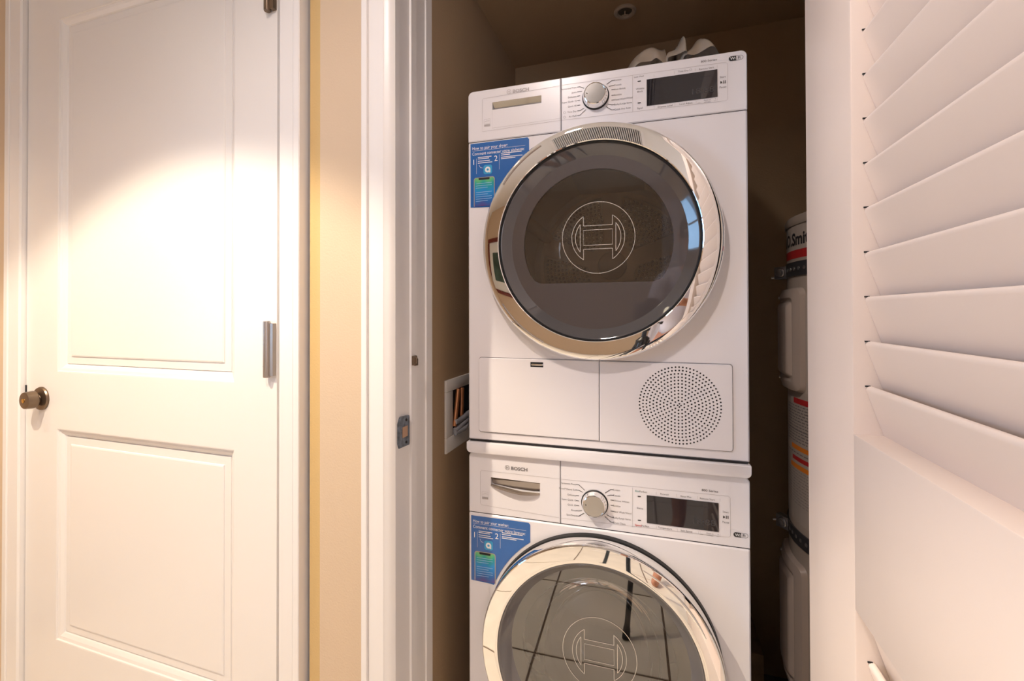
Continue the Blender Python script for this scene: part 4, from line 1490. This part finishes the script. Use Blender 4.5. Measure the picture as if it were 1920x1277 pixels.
B = [('pelvis', 'waist'), ('waist', 'chest'), ('chest', 'neckb'), ('neckb', 'neck'), ('neck', 'head1'), ('head1', 'head2'), ('head2', 'head3'),
     ('neckb', 'shl'), ('shl', 'ell'), ('ell', 'wrl'), ('wrl', 'pal'), ('neckb', 'shr'), ('shr', 'elr'), ('elr', 'wrr'), ('wrr', 'par'),
     ('pelvis', 'hpl'), ('hpl', 'knl'), ('knl', 'cfl'), ('cfl', 'anl'), ('anl', 'bal'), ('bal', 'tol'), ('pelvis', 'hpr'), ('hpr', 'knr'), ('knr', 'cfr'), ('cfr', 'anr'), ('anr', 'bar'), ('bar', 'tor')]
link('body', skin_mesh(J, B), M['skin'], person, 180)
S = {'a': ((0, 0, .90), (.150, .118)), 'b': ((0, 0, 1.05), (.140, .108)), 'c': ((0, .02, 1.24), (.152, .112)), 'd': ((0, .028, 1.375), (.085, .075)),
     'l': ((-.17, .02, 1.355), .068), 'l2': ((-.212, .042, 1.20), .060), 'r': ((.17, .02, 1.355), .068), 'r2': ((.202, .038, 1.20), .060)}
link('t_shirt', skin_mesh(S, [('a', 'b'), ('b', 'c'), ('c', 'd'), ('d', 'l'), ('l', 'l2'), ('d', 'r'), ('r', 'r2')]), M['shirt'], person, 180)
S = {'a': ((0, 0, .96), (.135, .11)), 'b': ((0, 0, .90), (.14, .115)), 'l': ((-.092, 0, .84), .104), 'l2': ((-.10, .01, .56), .092), 'r': ((.092, 0, .84), .104), 'r2': ((.10, .01, .56), .092)}
link('shorts', skin_mesh(S, [('a', 'b'), ('b', 'l'), ('l', 'l2'), ('b', 'r'), ('r', 'r2')]), M['shorts'], person, 180)
for side, wrist, base, lens in (('l', J['pal'][0], (-1), None), ('r', J['par'][0], 1, None)):
    for k in range(4):
        off = (k - 1.5) * .0165
        ln_ = (.072, .080, .075, .060)[k]
        x, y, z = wrist
        p0 = (x + off, y + .018, z)
        p1 = (x + off * 1.05, y + .018 + ln_ * .45, z + .004)
        p2 = (x + off * 1.05, y + .018 + ln_ * .72, z - .012)
        p3 = (x + off, y + .018 + ln_ * .74, z - .034)
        MB().tube([p0, p1, p2, p3], [.0085, .0082, .0075, .0062], 10).build('finger', M['skin'], person, smooth=80)
    x, y, z = wrist
    s = -base
    MB().tube([(x + s * .022, y - .012, z - .004), (x + s * .044, y + .018, z - .010), (x + s * .042, y + .046, z - .020)], [.012, .010, .0075], 10).build('thumb', M['skin'], person, smooth=80)
# face and hair
hr = MB()
hv = []
for i in range(14):
    for j in range(24):
        th = pi * i / 13 * .62
        ph = 2 * pi * j / 24
        hv.append((.085 * sin(th) * cos(ph), -.002 + .058 + .102 * sin(th) * sin(ph) - .012, 1.605 + .108 * cos(th)))
hr.add(hv, [(i * 24 + j, i * 24 + (j + 1) % 24, (i + 1) * 24 + (j + 1) % 24, (i + 1) * 24 + j) for i in range(13) for j in range(24)])
ho = hr.build('hair', M['hair'], person, smooth=80)
for s in (-1, 1):
    MB().lathe_y([(0, -.010), (.007, -.008), (.010, 0), (.007, .008), (0, .010)], s * .030, 1.585, 16).build('eye', M['eye'], person, smooth=80).location = (0, .142, 0)
    MB().lathe_y([(0, -.002), (.004, 0), (0, .002)], s * .030, 1.585, 12).build('pupil', M['dark'], person).location = (0, .152, 0)
    MB().tube([(s * .080, .05, 1.600), (s * .090, .045, 1.590), (s * .090, .048, 1.565), (s * .080, .055, 1.548)], [.007, .010, .008, .006], 8).build('ear', M['skin'], person, smooth=80)
MB().tube([(0, .140, 1.590), (0, .160, 1.558), (0, .150, 1.546)], [.006, .013, .008], 10).build('nose', M['skin'], person, smooth=80)
MB().tube([(-.022, .142, 1.520), (0, .150, 1.522), (.022, .142, 1.520)], [.003, .006, .003], 8).build('mouth', M['lips'], person, smooth=80)

for o in bpy.data.objects:
    if o.parent is not None and o.name.split('.')[0] in STUFF_NAMES:
        o['kind'] = 'stuff'
